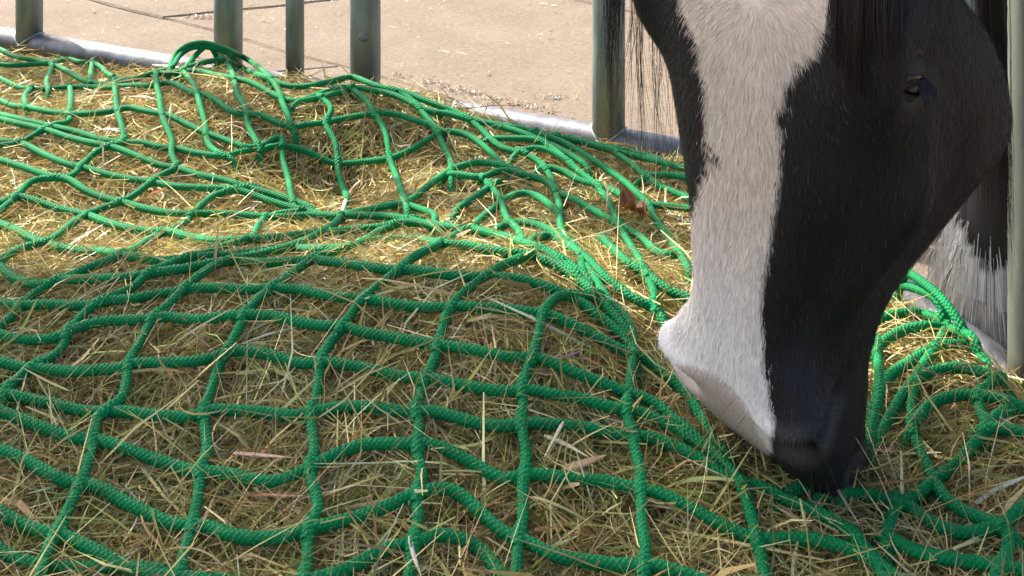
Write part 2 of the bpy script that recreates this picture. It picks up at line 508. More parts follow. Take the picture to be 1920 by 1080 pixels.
# unseen panel added over the feeder to shade the front hay and head
sv = np.array(SUN_TO)
e1 = np.array([-.626, 1.58, .15]); e1 = (e1 + sv * (TOP + .04 - e1[2]) / sv[2])[:2]      # panel edge placed to cast the shadow line on the heap
e2 = np.array([.162, 1.36, .13]); e2 = (e2 + sv * (TOP + .04 - e2[2]) / sv[2])[:2]
ed = (e2 - e1) / np.linalg.norm(e2 - e1); en = np.array([ed[1], -ed[0]])
rp = np.array([e1 - ed * .8, e2 + ed * 1.1, e2 + ed * 1.1 + en * .75, e2 + en * 1.05, e1 - ed * .8 + en * 1.1])[::-1]
n_ = len(rp); k = np.arange(n_)
part("shade_panel", (np.concatenate([np.c_[rp, np.full(n_, TOP + .03)], np.c_[rp, np.full(n_, TOP + .05)]]),
     [np.stack([k, (k + 1) % n_, (k + 1) % n_ + n_, k + n_], 1), np.stack([k[::-1]]), np.stack([k + n_])]), M['shade_panel'], feeder, False)
# separate post behind the horse's cheek
pp = np.array([(1828 - 960) / F * 2.28, 2.28])
post = tag(empty("steel_post", (pp[0], pp[1], 0)), "grey steel post on the paving, half hidden behind the horse's cheek", "post")
part("shaft", tube(line(np.array([0, 0, .01]), np.array([0, 0, 1.3])), .03, 24), M['steel_bar'], post)
part("foot_plate", tube(np.array([[0, 0, .001], [0, 0, .012]]), .06, 24), M['steel_bar'], post)
part("cap", tube(np.array([[0, 0, 1.3], [0, 0, 1.31]]), .032, 24), M['steel_bar'], post)

# ------------------------------------------------------------------ the net
HS = [  # crosswise ropes, traced as seen
 [(340,1082),(450,1100),(560,1092),(640,1073),(683,1050),(723,1030),(757,1020),(783,1018),(813,1003),(840,1003),(873,1013),(903,1030),(923,1057),(940,1080),(962,1105)],
 [(0,960),(40,983),(80,997),(103,1000),(140,1013),(187,1037),(233,1060),(283,1077),(340,1084)],
 [(0,843),(43,860),(83,883),(127,903),(150,908),(180,910),(213,930),(267,957),(317,980),(360,985),(385,985),(433,1003),(483,1010),(533,1007),(570,995),(590,990),(640,977),(690,963),(740,943),(775,925),(800,922),(820,915),(847,917),(873,933),(900,960),(930,987),(960,1007),(987,1013),(1013,1030),(1057,1047),(1107,1053),(1157,1060),(1195,1060),(1227,1060),(1273,1073),(1310,1085)],
 [(0,770),(33,783),(83,803),(133,820),(175,825),(213,833),(267,853),(317,870),(360,883),(380,885),(407,885),(450,893),(493,903),(533,900),(573,880),(593,870),(633,850),(683,833),(740,832),(775,833),(813,833),(853,850),(890,870),(923,890),(947,900),(975,892),(1000,888),(1040,893),(1090,900),(1140,903),(1180,915),(1200,917),(1233,923),(1286,948),(1361,988),(1418,1011),(1450,1011),(1516,1011),(1573,1023),(1631,1046),(1675,1078)],
 [(10,738),(50,747),(100,757),(150,770),(185,773),(227,770),(267,777),(317,780),(360,783),(382,772),(407,767),(450,770),(500,773),(550,780),(583,773),(610,768),(640,763),(690,763),(740,770),(775,772),(807,770),(847,780),(893,793),(940,800),(975,795),(1000,793),(1040,797),(1090,800),(1140,810),(1180,818),(1207,818),(1257,833),(1315,862),(1361,896),(1389,908),(1430,913),(1487,942),(1544,965),(1590,994),(1630,1040),(1660,1085)],
 [(0,677),(33,687),(60,690),(87,692),(133,697),(183,693),(227,690),(240,683),(267,680),(317,680),(367,677),(400,670),(425,660),(450,657),(500,663),(540,677),(583,683),(600,677),(640,683),(673,687),(713,697),(757,707),(800,709),(840,716),(893,727),(940,733),(978,733),(1000,730),(1040,740),(1090,747),(1140,763),(1172,767),(1200,772),(1257,799),(1315,833),(1349,858),(1389,905)],
 [(0,627),(33,637),(67,637),(110,633),(130,620),(167,607),(217,600),(267,600),(290,595),(317,593),(367,600),(417,593),(460,590),(493,590),(533,597),(573,607),(620,612),(645,610),(667,620),(707,627),(757,637),(800,643),(824,647),(853,650),(907,660),(957,670),(995,670),(1017,673),(1057,690),(1107,710),(1140,723),(1180,737),(1223,752),(1257,780),(1300,815),(1345,852)],
 [(0,567),(40,573),(83,570),(133,573),(180,570),(200,563),(250,560),(300,550),(340,546),(367,540),(417,540),(467,543),(512,540),(567,543),(600,553),(640,557),(678,561),(707,563),(757,573),(807,577),(843,575),(867,573),(907,577),(957,580),(1000,587),(1018,588),(1047,597),(1090,617),(1140,643),(1173,660),(1190,665),(1223,680),(1246,701),(1286,735),(1315,781),(1332,816),(1360,850)],
 [(0,500),(20,517),(50,530),(83,533),(112,526),(140,523),(183,523),(233,520),(272,515),(300,510),(350,503),(400,493),(421,490),(450,490),(500,493),(550,490),(585,487),(617,490),(640,493),(690,500),(740,507),(762,505),(807,510),(857,517),(900,520),(912,517),(940,520),(973,523),(1013,533),(1047,547),(1062,552),(1090,567),(1123,593),(1157,620),(1183,647),(1190,665)],
 [(0,420),(27,430),(60,447),(83,456),(107,463),(150,470),(200,473),(228,479),(260,483),(300,490),(333,487),(375,482),(400,480),(450,477),(500,470),(533,466),(567,467),(600,468),(640,465),(660,463),(677,457),(707,450),(757,448),(807,453),(826,457),(873,460),(923,470),(967,477),(996,477),(1033,493),(1067,510),(1100,537),(1120,557),(1150,590),(1175,622)],
 [(0,383),(20,370),(33,367),(67,377),(117,393),(162,403),(200,417),(250,430),(300,435),(314,433),(350,443),(400,452),(450,450),(473,448),(517,447),(567,440),(600,437),(640,433),(673,430),(723,425),(756,417),(807,420),(857,428),(891,431),(923,438),(957,447),(987,457),(1020,468),(1060,490),(1100,522)],
 [(0,300),(43,313),(100,333),(128,335),(160,357),(200,373),(229,379),(267,390),(317,400),(362,401),(400,400),(450,403),(500,407),(533,407),(583,403),(640,404),(700,404),(760,410),(815,424)],
 [(0,265),(40,268),(83,290),(133,310),(160,315),(200,327),(250,337),(283,341),(333,350),(400,353),(450,357),(500,375),(550,390),(600,401)],
 [(0,223),(40,233),(85,243),(127,257),(167,267),(213,276),(250,290),(300,310),(333,315),(367,327),(417,337),(450,347),(520,367),(580,388)],
 [(0,188),(27,200),(50,200),(93,210),(130,213),(167,213),(218,207),(240,200),(267,207),(301,213),(320,217),(350,233),(387,250),(417,260),(450,273),(477,277),(503,268),(520,254),(534,262),(530,274),(505,275)],
 [(0,215),(60,229),(143,247),(183,260),(229,267),(267,267),(300,277),(324,277),(367,287),(417,293),(440,288),(480,278),(530,273),(573,283),(620,305),(640,307),(683,303),(730,297),(757,287),(790,270),(821,250)],
 [(0,147),(33,163),(57,167),(93,167),(131,163),(173,163),(215,163),(247,160),(293,160),(317,153),(340,163),(370,177),(387,177),(417,197),(440,213),(462,213),(493,217),(520,230),(548,239),(575,233),(607,230),(640,223),(673,217),(703,213),(740,213),(783,227),(810,233),(823,247),(857,247),(890,260),(917,283),(945,311)],
 [(0,120),(20,123),(67,120),(97,120),(133,137),(160,153),(215,158),(257,147),(293,138),(320,137),(343,134),(373,133),(400,140),(438,147),(467,153),(500,170),(527,185),(560,190),(600,182),(640,172)],
 [(0,92),(30,107),(60,112),(98,119),(125,108),(150,118),(172,116),(195,130),(213,147),(255,148),(293,134),(325,128),(332,108),(355,90),(380,87),(417,94),(440,108)],
 [(318,130),(326,105),(345,87),(380,79),(407,87),(443,100),(477,120),(503,143),(520,155),(550,163),(587,160),(633,150),(660,143),(690,155),(720,165),(760,173),(800,190),(850,208),(880,223),(920,232),(980,242),(1040,256),(1080,264),(1140,280),(1187,292),(1233,302),(1290,318)],
 [(343,134),(366,104),(383,88)],[(345,128),(383,117),(416,112),(437,118),(470,135),(503,146)],
 [(560,190),(600,176),(640,163),(690,168),(740,178),(800,207),(840,213),(880,224),(923,234),(973,247),(1013,263),(1057,283),(1095,306)],
 [(847,317),(880,307),(907,304),(940,310),(970,318)],[(847,326),(880,330),(907,334),(923,323),(957,320),(990,330),(1020,337),(1040,353)],
 [(847,317),(807,345),(770,376),(750,381),(707,390),(640,403)],[(753,380),(790,393),(820,404),(812,420)],
 [(860,390),(900,363),(932,340)],[(893,417),(927,390),(942,378),(967,363),(997,363),(1023,377),(1045,398)],[(930,430),(955,418),(977,417),(1013,423),(1040,437),(1060,449)],
 [(993,453),(1013,443),(1040,443),(1063,457),(1090,477),(1110,493),(1130,517),(1160,540),(1193,563),(1222,574)],
 [(973,285),(1000,277),(1033,283),(1063,299)],[(1022,314),(1057,320),(1083,337),(1119,347),(1150,357),(1180,378),(1200,390),(1217,384),(1257,387),(1300,392)],
 [(1053,363),(1090,380),(1123,400),(1160,421),(1200,443),(1227,470),(1253,480),(1273,474)],[(1127,443),(1160,477),(1187,500),(1207,508),(1240,537),(1290,560)],
 [(1073,260),(1133,275),(1187,286),(1240,300)],[(1210,332),(1247,327),(1295,334)],
 [(1659,592),(1717,586),(1771,600)],[(1653,644),(1688,621),(1728,612),(1774,615),(1820,629)],[(1640,760),(1665,707),(1699,684),(1757,649),(1808,649),(1849,678)],
 [(1722,708),(1774,690),(1820,692),(1868,708)],[(1716,790),(1745,758),(1791,741),(1835,741),(1877,747),(1915,764)],[(1852,797),(1877,772),(1925,762)],[(1852,801),(1889,804),(1925,816)],
 [(1556,925),(1613,925),(1676,938),(1705,948),(1751,982),(1808,1000),(1874,986),(1900,968),(1925,945)],[(1690,944),(1734,919),(1752,898),(1774,936),(1820,965),(1874,984)],
 [(1671,1008),(1717,1034),(1774,1046),(1843,1057),(1925,1070)],[(1480,925),(1521,910),(1556,925)],
]
VS = [  # lengthwise ropes
 [(73,1090),(80,1060),(90,1030),(103,1000),(113,987),(127,957),(140,930),(150,908),(157,890),(167,860),(174,826),(178,800),(185,773),(212,763),(230,748),(236,720),(240,683),(247,668),(263,640),(277,613),(290,595),(307,580),(327,560),(340,546),(353,533),(373,517),(397,500),(421,490),(450,483),(483,477),(533,466),(573,450),(600,437),(627,422),(640,404)],
 [(325,1095),(340,1060),(350,1020),(360,985),(365,960),(373,920),(376,885),(385,862),(390,840),(385,810),(382,772),(392,745),(400,717),(410,687),(425,660),(437,637),(450,613),(460,590),(473,573),(493,553),(512,540),(533,523),(560,503),(585,487),(610,477),(640,466),(677,457),(700,440),(727,427),(756,417),(785,411)],
 [(572,1095),(575,1060),(577,1030),(577,995),(593,967),(597,940),(587,913),(582,880),(590,853),(587,820),(583,773),(592,750),(597,720),(600,677),(617,645),(645,610),(660,587),(678,561),(703,540),(730,520),(752,505),(767,487),(797,470),(826,457),(850,443),(873,432),(891,431)],
 [(765,1090),(773,1047),(773,1020),(783,987),(783,953),(783,923),(793,905),(790,880),(783,853),(780,833),(787,813),(783,787),(780,771),(787,747),(793,722),(801,709),(813,677),(824,647),(828,620),(836,592),(845,575),(860,557),(883,538),(912,517),(933,503),(960,490),(996,477),(1020,475),(1050,490),(1082,518)],
 [(965,1090),(970,1047),(972,1008),(980,983),(980,947),(980,920),(980,890),(988,865),(983,830),(978,796),(982,770),(979,733),(984,710),(990,690),(996,670),(1007,640),(1013,613),(1018,588),(1027,572),(1043,557),(1062,552),(1097,557),(1122,552)],
 [(1205,1090),(1210,1059),(1210,1020),(1203,987),(1203,953),(1203,917),(1203,887),(1193,853),(1187,818),(1180,793),(1174,767),(1178,740),(1183,718),(1182,695),(1190,665)],
 [(1389,908),(1407,959),(1420,1010),(1427,1040),(1436,1090)],
 [(10,738),(23,718),(43,703),(60,690),(93,673),(117,653),(127,624),(140,607),(163,582),(184,568),(217,553),(253,538),(272,516),(300,503),(333,488),(377,478),(407,467),(440,456),(473,448),(483,423),(500,407),(530,400),(570,396)],
 [(0,612),(20,597),(39,574),(50,560),(77,543),(112,526),(140,513),(173,500),(207,487),(228,479),(260,463),(283,447),(314,433),(343,422),(362,401),(380,383),(400,367),(430,358),(480,351)],
 [(0,490),(27,470),(67,458),(83,455),(107,443),(133,420),(162,403),(200,387),(229,379),(260,360),(283,341),(303,327),(333,315),(327,300),(318,287),(324,277),(325,267),(313,240),(302,212),(300,183),(293,160),(293,136)],
 [(0,395),(33,367),(40,358),(53,343),(77,334),(128,334),(150,315),(165,297),(187,280),(213,273),(231,267),(230,240),(219,207),(218,187),(215,163),(213,147)],
 [(0,272),(40,267),(67,250),(85,243),(112,228),(133,233),(129,213),(133,190),(131,163)],
 [(173,112),(168,158)],[(98,119),(92,143),(83,152),(90,167)],[(50,200),(42,180),(57,167)],
 [(343,134),(360,153),(371,177),(373,193),(383,223),(387,250),(387,265),(400,283),(427,293)],
 [(416,110),(433,130),(439,147),(443,173),(460,200),(463,213),(463,233),(477,257),(484,275)],
 [(503,144),(520,163),(527,186),(537,210),(549,239)],
 [(530,273),(530,300),(540,333),(545,365),(552,388)],
 [(600,182),(625,205),(607,231),(627,260),(633,293),(633,318),(641,348),(650,368)],
 [(660,166),(690,192),(703,213),(720,240),(727,267),(730,297),(740,323),(753,360),(763,392)],
 [(720,166),(760,177),(780,197),(800,220),(821,245),(827,267),(843,293),(847,318),(846,330)],
 [(840,210),(880,224),(907,247),(920,260),(940,277),(970,285),(1003,297),(1022,314),(1035,337),(1043,365),(1051,390),(1050,420),(1058,441),(1090,479),(1090,500),(1100,530)],
 [(920,260),(957,260),(1010,263),(1047,287),(1073,310),(1100,333),(1119,347),(1147,388),(1160,421),(1180,457),(1200,488),(1207,507),(1220,533),(1230,558),(1222,574),(1240,596)],
 [(907,334),(930,362),(942,379),(945,400),(956,418),(970,427),(980,450)],
 [(1000,249),(1057,267),(1100,293),(1133,313),(1167,337),(1190,358),(1217,384),(1227,407),(1250,440),(1273,474),(1290,500)],
 [(1040,257),(1100,267),(1140,279),(1187,309),(1213,333),(1247,353),(1300,375)],
 [(1100,500),(1117,527),(1130,547),(1147,573),(1173,593),(1183,613),(1189,640),(1190,665)],
 [(1705,512),(1745,540),(1774,569),(1797,603)],[(1694,535),(1734,546),(1763,569),(1774,613)],
 [(1774,615),(1757,649),(1728,690),(1711,747),(1711,804),(1728,850),(1751,898)],
 [(1640,632),(1648,690),(1648,747),(1636,793),(1630,833)],[(1648,816),(1688,747),(1722,705)],
 [(1868,708),(1837,741),(1837,770),(1852,799),(1831,827),(1791,873),(1752,899)],
 [(1676,938),(1671,977),(1668,1008)],[(1876,985),(1895,1011),(1883,1046),(1866,1080)],[(1590,994),(1619,1023),(1648,1063),(1670,1095)],
]
def catmull(P, per=6):
    P = np.asarray(P, float)
    out = []
    n = len(P)
    for i in range(n - 1):
        p0, p1, p2, p3_ = P[max(i - 1, 0)], P[i], P[i + 1], P[min(i + 2, n - 1)]
        for t in np.linspace(0, 1, per, endpoint=False):
            out.append(.5 * (2 * p1 + (p2 - p0) * t + (2 * p0 - 5 * p1 + 4 * p2 - p3_) * t * t + (3 * p1 - p0 - 3 * p2 + p3_) * t ** 3))
    out.append(P[-1])
    return np.array(out)
def resample(P, step):
    s = np.r_[0, np.cumsum(np.linalg.norm(np.diff(P, axis=0), axis=1))]
    n = max(int(s[-1] / step), 3)
    t = np.linspace(0, s[-1], n + 1)
    return np.stack([np.interp(t, s, P[:, k]) for k in range(P.shape[1])], 1)
RO = .0050
def extend(P, at_end, length=.75):
    if not at_end: P = P[::-1]
    d = P[-1] - P[max(len(P) - 14, 0)]; d[2] = 0; d /= np.linalg.norm(d) + 1e-9
    n = int(length / .01)
    ph = rng.uniform(0, 6)
    add = []
    q = P[-1].copy()
    dz0 = P[-1][2] - float(hay_h(P[-1][0], P[-1][1]))
    for i in range(n):
        side = np.array([-d[1], d[0], 0]) * .0022 * math.sin(ph + i * .35)
        q = q + d * .01 + side
        if inside(q[0], q[1])[0] < .03 or q[1] < .55: break
        q[2] = float(hay_h(q[0], q[1])) + dz0 * max(0, 1 - i / 8) + RO * .8 * min(1, i / 8)
        add.append(q.copy())
    if add: P = np.concatenate([P, add])
    return P if at_end else P[::-1]
def rope_path(px, isv):
    c = resample(catmull(px), 5.0)
    P = ray_hit(c[:, 0], c[:, 1], lift=RO * 1.15 + .003 + rng.uniform(0, .004))
    for _ in range(7):
        P[1:-1] = P[1:-1] * .5 + (P[:-2] + P[2:]) * .25
    if len(px) > 2:
        for e in (0, 1):
            x, y = px[-1] if e else px[0]
            if x <= 2 or x >= 1918 or y >= 1074: P = extend(P, e == 1)
            else:                                   # the rope goes on under the hay
                Q = P if e else P[::-1]
                d = Q[-1] - Q[-5]; d /= np.linalg.norm(d) + 1e-9
                tail = np.array([Q[-1] + d * .005 * k + np.array([0, 0, -.0011 * k * k]) for k in range(1, 7)])
                Q = np.concatenate([Q, tail]); P = Q if e else Q[::-1]
    P = resample(P, .003)
    for _ in range(6):
        P[1:-1] = P[1:-1] * .5 + (P[:-2] + P[2:]) * .25
    near = P[:, 1].min() < 1.55
    if near: P = resample(P, .002)
    return P, near
net = tag(empty("hay_net", (0, 1.4, 0)), "green braided rope net of square meshes spread over the hay", "net")
paths = []
for S, isv in ((HS, 0), (VS, 1)):
    for px in S:
        P, near = rope_path(px, isv)
        r = RO * (1 + .03 * np.sin(np.cumsum(np.r_[0, np.linalg.norm(np.diff(P, axis=0), axis=1)]) * 35 + rng.uniform(0, 6))) * (1.0 if isv else 1.04)
        res = tube(P - np.array([0, 1.4, 0]), r, 16 if near else 10, uvs=True, plait=(.20 if isv else .27) if near else 0)
        part("rope", res, M['rope'], net)
        paths.append((isv, P, px))
for kx in range(1, 8):                                  # the net goes on beyond the picture's left edge
    yk = np.linspace(2.75, .7, 60); xk = -.405 * yk - .03 - .098 * kx + .012 * np.sin(yk * 7 + kx) + .008 * np.sin(yk * 19 + 2 * kx)
    kk_ = inside(xk, yk)[0] > .08
    P = np.stack([xk, yk, hay_h(xk, yk) + RO * 1.1 + .003], 1)[kk_]
    P = resample(P, .004)
    part("rope", tube(P - np.array([0, 1.4, 0]), RO, 8, uvs=True), M['rope'], net)
    paths.append((1, P, None))
# knots where a crosswise rope is drawn through a lengthwise one
def knot_mesh():
    t = np.linspace(-1, 1, 21)
    pts = np.stack([t * .0125, np.zeros(21), np.zeros(21)], 1)
    r = RO * (1.0 + .34 * np.cos(t * PI / 2) ** 1.2 - .10 * np.exp(-(t / .18) ** 2))
    V, fc, uv = tube(pts, r, 20, uvs=True, plait=.2)
    V[:, 2] *= .95
    me = fast_mesh("knot", V, fc, uv=uv)
    me.materials.append(M['rope'])
    return me
KM = knot_mesh()
done = []
from mathutils import Matrix
for iv, Pv, pxv in paths:
    if not iv: continue
    Ps = resample(Pv, .006)
    for ih, Ph, pxh in paths:
        if ih: continue
        Qs = resample(Ph, .006)
        if (np.abs(Ps.mean(0) - Qs.mean(0)) > 2.5).any(): continue
        D = ((Ps[:, None] - Qs[None]) ** 2).sum(2)
        while True:
            k = D.argmin(); a, b_ = divmod(k, D.shape[1])
            if D[a, b_] > .0075 ** 2: break
            c = (Ps[a] + Qs[b_]) / 2
            D[max(0, a - 8):a + 9] = 9; D[:, max(0, b_ - 8):b_ + 9] = 9
            if any(((c - d) ** 2).sum() < .022 ** 2 for d in done): continue
            done.append(c)
            t = Ps[min(a + 2, len(Ps) - 1)] - Ps[max(a - 2, 0)]
            t /= np.linalg.norm(t) + 1e-9
            up = np.array([0, 0, 1.0]); s = np.cross(up, t); s /= np.linalg.norm(s) + 1e-9; up = np.cross(t, s)
            o = bpy.data.objects.new("knot", KM)
            mtx = Matrix(((t[0], s[0], up[0], c[0]), (t[1], s[1], up[1], c[1] - 1.4), (t[2], s[2], up[2], c[2] + .0008), (0, 0, 0, 1)))
            o.matrix_local = mtx
            link(o, net)
# the horse's head: pose
PRM = [-0.9367, 0.0092, 0.085, 0.191, 1.0828, 0.5579, 1.1104]
HW = [0.9931, 0.9931, 1.0068, 1.1716, 1.0908, 0.9805, 1.0039]
HD = [1.0116, 0.8594, 1.0299, 1.1122, 1.0398]
HCV = [-0.038, -0.061]
def hrot(a, b, c):
    B = np.array([[0, 1, 0], [0, 0, -1], [-1, 0, 0]], float)
    ca, sa_, cb, sb_, c2, s2 = math.cos(a), math.sin(a), math.cos(b), math.sin(b), math.cos(c), math.sin(c)
    return np.array([[ca, -sa_, 0], [sa_, ca, 0], [0, 0, 1]]) @ np.array([[1, 0, 0], [0, cb, -sb_], [0, sb_, cb]]) @ np.array([[c2, 0, s2], [0, 1, 0], [-s2, 0, c2]]) @ B
HR = hrot(*PRM[:3]); HT = np.array(PRM[3:6]); HSC = PRM[6]
def h2w(P): return P @ HR.T * HSC + HT
# a few blades lying over the ropes
VV, QQ, CC = [], [], []
mz = h2w(np.array([.40, .0, -.09]))
n = 420
ang_ = rng.uniform(0, 2 * PI, n); rr_ = rng.uniform(.055, .12, n)
xm, ym = mz[0] + rr_ * np.cos(ang_), mz[1] + rr_ * np.sin(ang_)
km = ym < mz[1] + .05
put(make_blades(km.sum(), xm[km], ym[km], rng.uniform(-.006, .010, km.sum()), .05, .0013, .5, 5, 1.2))
for n, y0, y1, Lm in ((650, .85, 1.6, .08), (900, 1.5, 3.0, .06)):
    x, y = scatter(n, y0, y1)
    put(make_blades(len(x), x, y, rng.uniform(.006, .016, len(x)), Lm, .0013, .22, 7, 1.3))
me = fast_mesh("hay_wisps", np.concatenate(VV), [np.concatenate(QQ)], np.concatenate(CC), smooth=False)
me.materials.append(M['hay'])
tag(link(bpy.data.objects.new("hay_wisps", me)), "thin hay wisps lying across the green ropes", "hay", kind="stuff")

# ------------------------------------------------------------------ the horse
ST = [
(-.20,[(0,-.035),(.045,-.04),(.068,-.05),(.072,-.07),(.068,-.09),(.045,-.11),(0,-.12)]),
(-.12,[(0,-.012),(.052,-.014),(.095,-.035),(.1,-.07),(.096,-.09),(.066,-.115),(0,-.13)]),
(-.05,[(0,.004),(.064,.002),(.126,-.018),(.112,-.085),(.106,-.128),(.078,-.166),(0,-.16)]),
(0.,[(0,.006),(.062,.003),(.126,-.022),(.114,-.085),(.108,-.148),(.078,-.211),(0,-.19)]),
(.05,[(0,.004),(.055,-.001),(.098,-.034),(.104,-.08),(.100,-.16),(.072,-.236),(0,-.19)]),
(.10,[(0,.002),(.047,-.004),(.074,-.03),(.095,-.07),(.088,-.157),(.06,-.244),(0,-.178)]),
(.16,[(0,0),(.04,-.004),(.058,-.034),(.078,-.06),(.066,-.126),(.048,-.206),(0,-.15)]),
(.22,[(0,.001),(.037,-.003),(.052,-.024),(.062,-.055),(.056,-.098),(.042,-.134),(0,-.116)]),
(.27,[(0,.002),(.042,-.001),(.070,-.012),(.062,-.05),(.056,-.085),(.04,-.115),(0,-.11)]),
(.30,[(0,-.002),(.044,-.003),(.082,-.016),(.069,-.05),(.06,-.085),(.04,-.115),(0,-.113)]),
(.34,[(0,-.022),(.042,-.022),(.068,-.032),(.07,-.058),(.06,-.088),(.042,-.115),(0,-.122)]),
(.375,[(0,-.05),(.038,-.05),(.062,-.056),(.066,-.07),(.058,-.096),(.042,-.122),(0,-.13)]),
(.395,[(0,-.066),(.038,-.066),(.060,-.072),(.064,-.086),(.056,-.102),(.04,-.116),(0,-.124)]),
(.412,[(0,-.080),(.032,-.081),(.050,-.085),(.053,-.092),(.047,-.102),(.033,-.110),(0,-.116)]),
]
NS, NR = 150, 96
s = np.array([a for a, _ in ST]); A = np.array([b for _, b in ST], float)
A[:, :, 0] *= np.interp(s, [-.2, -.1, 0, .1, .2, .33, .435], HW)[:, None]
A[:, :, 1] *= np.interp(s, [-.2, -.05, .1, .25, .435], HD)[:, None]
half = np.stack([np.repeat(s[:, None], 7, 1), A[:, :, 0], A[:, :, 1]], 2)
lft = half[:, ::-1][:, 1:-1].copy(); lft[:, :, 1] *= -1
ring = np.concatenate([half, lft], 1)
t = np.linspace(0, 12, NR, endpoint=False); i = t.astype(int); u = (t - i)[None, :, None]
def crm(p0, p1, p2, p3_, u): return .5 * (2 * p1 + (p2 - p0) * u + (2 * p0 - 5 * p1 + 4 * p2 - p3_) * u * u + (3 * p1 - p0 - 3 * p2 + p3_) * u ** 3)
rr = crm(ring[:, (i - 1) % 12], ring[:, i], ring[:, (i + 1) % 12], ring[:, (i + 2) % 12], u)
m_ = len(rr); t = np.linspace(0, m_ - 1, NS); i = np.clip(t.astype(int), 0, m_ - 2); u = (t - i)[:, None, None]
HV = crm(rr[np.maximum(i - 1, 0)], rr[i], rr[i + 1], rr[np.minimum(i + 2, m_ - 1)], u)
HV[:, :, 1] += HCV[0] * HV[:, :, 0] ** 2 * 4
HV[:, :, 2] += HCV[1] * np.maximum(HV[:, :, 0], 0) ** 2 * 4
def grid_normals(V):
    du = np.gradient(V, axis=0); dv = (np.roll(V, -1, 1) - np.roll(V, 1, 1)) / 2
    n = np.cross(dv, du); n /= np.linalg.norm(n, axis=2, keepdims=True) + 1e-9
    c = V.mean(1, keepdims=True)
    if ((V - c) * n).sum() < 0: n = -n
    return n
Nl = grid_normals(HV)
def blob(c, rad, amp, stretch=(1, 1, 1)):
    d = ((HV - np.array(c)) / (np.array(rad) * np.array(stretch)))
    return amp * np.exp(-(d ** 2).sum(2))
disp = np.zeros(HV.shape[:2])
EY = (-.008, .121, -.056); NO = (.306, .070, -.016)
for sg in (1, -1):
    disp += blob((-.015, sg * .124, -.034), (.05, .035, .022), .020) if sg < 0 else blob((-.02, .10, -.008), (.05, .03, .02), .003)          # brow
    disp += blob((EY[0], sg * EY[1], EY[2]), (.016, .04, .022), -.009)         # eye socket
    disp += blob((.10, sg * .10, -.078), (.075, .05, .012), .010)              # facial crest
    disp += blob((.10, sg * .10, -.125), (.06, .05, .020), -.006)
    disp += blob((.02, sg * .11, -.16), (.07, .05, .06), .006)                 # cheek muscle
    disp += blob((.21, sg * .06, -.035), (.05, .03, .014), -.004)
    disp += blob((.375, sg * .055, -.118), (.05, .05, .004), -.006)            # mouth line
# nostrils: a comma-shaped opening with a raised wing, one on each side of the muzzle
W0 = h2w(HV); q_ = np.stack([960 + F * W0[..., 0] / W0[..., 1], YH + F * (HC - W0[..., 2]) / W0[..., 1]], 2)
fc_ = ((Nl @ HR.T) * (np.array([0, 0, HC]) - W0)).sum(2) > 0
k = np.where(fc_, ((q_ - np.array([1492, 846])) ** 2).sum(2), 1e9).argmin(); a_, j_ = divmod(k, NR)
NOS = []
for jn in (j_, (NR - j_) % NR):
    c_ = HV[a_, jn]; n_ = Nl[a_, jn]
    e2_ = np.array([1.0, 0, 0]) - n_ * n_[0]; e2_ /= np.linalg.norm(e2_); e1_ = np.cross(e2_, n_)
    e1_ *= np.sign(-e1_[2]) if abs(e1_[2]) > .05 else 1
    rel = HV - c_; d1, d2, dn = rel @ e1_, rel @ e2_, rel @ n_
    d2 = d2 + .45 * d1 + 9 * d1 ** 2
    lim = np.exp(-(dn / .05) ** 2)
    disp += lim * (-.024 * np.exp(-(d1 / .018) ** 2 - (d2 / .0085) ** 2) + .008 * np.exp(-(d1 / .026) ** 2 - ((d2 + .017) / .008) ** 2) + .004 * np.exp(-(d1 / .024) ** 2 - ((d2 - .017) / .008) ** 2))
    NOS.append((c_, e1_, e2_))
HV = HV + Nl * disp[..., None]
HWD = h2w(HV)                                   # head in the world
bdir = -HR[:, 2].copy(); bdir[2] = 0; bdir /= np.linalg.norm(bdir)
lat = HR[:, 1].copy(); lat[2] = 0; lat /= np.linalg.norm(lat)
upv = np.array([0, 0, 1.0])
c = HWD[0].mean(0)
th = np.linspace(0, 2 * PI, NR, endpoint=False)
neck = []
keys = [(.08, 0, .065, .085), (.08, 8, .09, .09), (.08, 28, .12, .095), (.12, 46, .155, .10), (.16, 52, .185, .11), (.2, 55, .225, .13), (.18, 62, .28, .16), (.15, 80, .33, .21), (.2, 90, .35, .26), (.3, 90, .35, .29), (.35, 91, .33, .30), (.3, 95, .31, .27), (.2, 100, .22, .2), (.1, 100, .1, .1), (.03, 100, .02, .02)]
prev = (0, .045, .08); sub = 4
lat0 = HR[:, 1]
tot = 0
for ds, ph, a, b_ in keys:
    for k in range(1, sub + 1):
        f_ = k / sub
        phi = math.radians(prev[0] + (ph - prev[0]) * f_)
        aa = prev[1] + (a - prev[1]) * f_; bb = prev[2] + (b_ - prev[2]) * f_
        T = math.cos(phi) * upv + math.sin(phi) * bdir
        Dn = -math.cos(phi) * bdir + math.sin(phi) * upv
        c = c + T * ds / sub
        tot += ds / sub
        w = min(1, tot / .2)
        lv = lat0 * (1 - w) + lat * w; lv /= np.linalg.norm(lv)
        neck.append(c + np.cos(th)[:, None] * Dn * aa + np.sin(th)[:, None] * lv * bb)
    prev = (ph, a, b_)
    if ph == 80: SHO = c.copy()
    if ph == 95: HIP = c.copy()
body = np.concatenate([np.array(neck)[::-1], HWD], 0)
nb = len(neck)
nR_ = len(body)
Vb = body.reshape(-1, 3)
i, j = np.meshgrid(np.arange(nR_ - 1), np.arange(NR), indexing='ij'); j1 = (j + 1) % NR
Qb = np.stack([i * NR + j, (i + 1) * NR + j, (i + 1) * NR + j1, i * NR + j1], -1).reshape(-1, 4)
capc = body[-1].mean(0) + HR[:, 0] * .008
capt = body[0].mean(0)
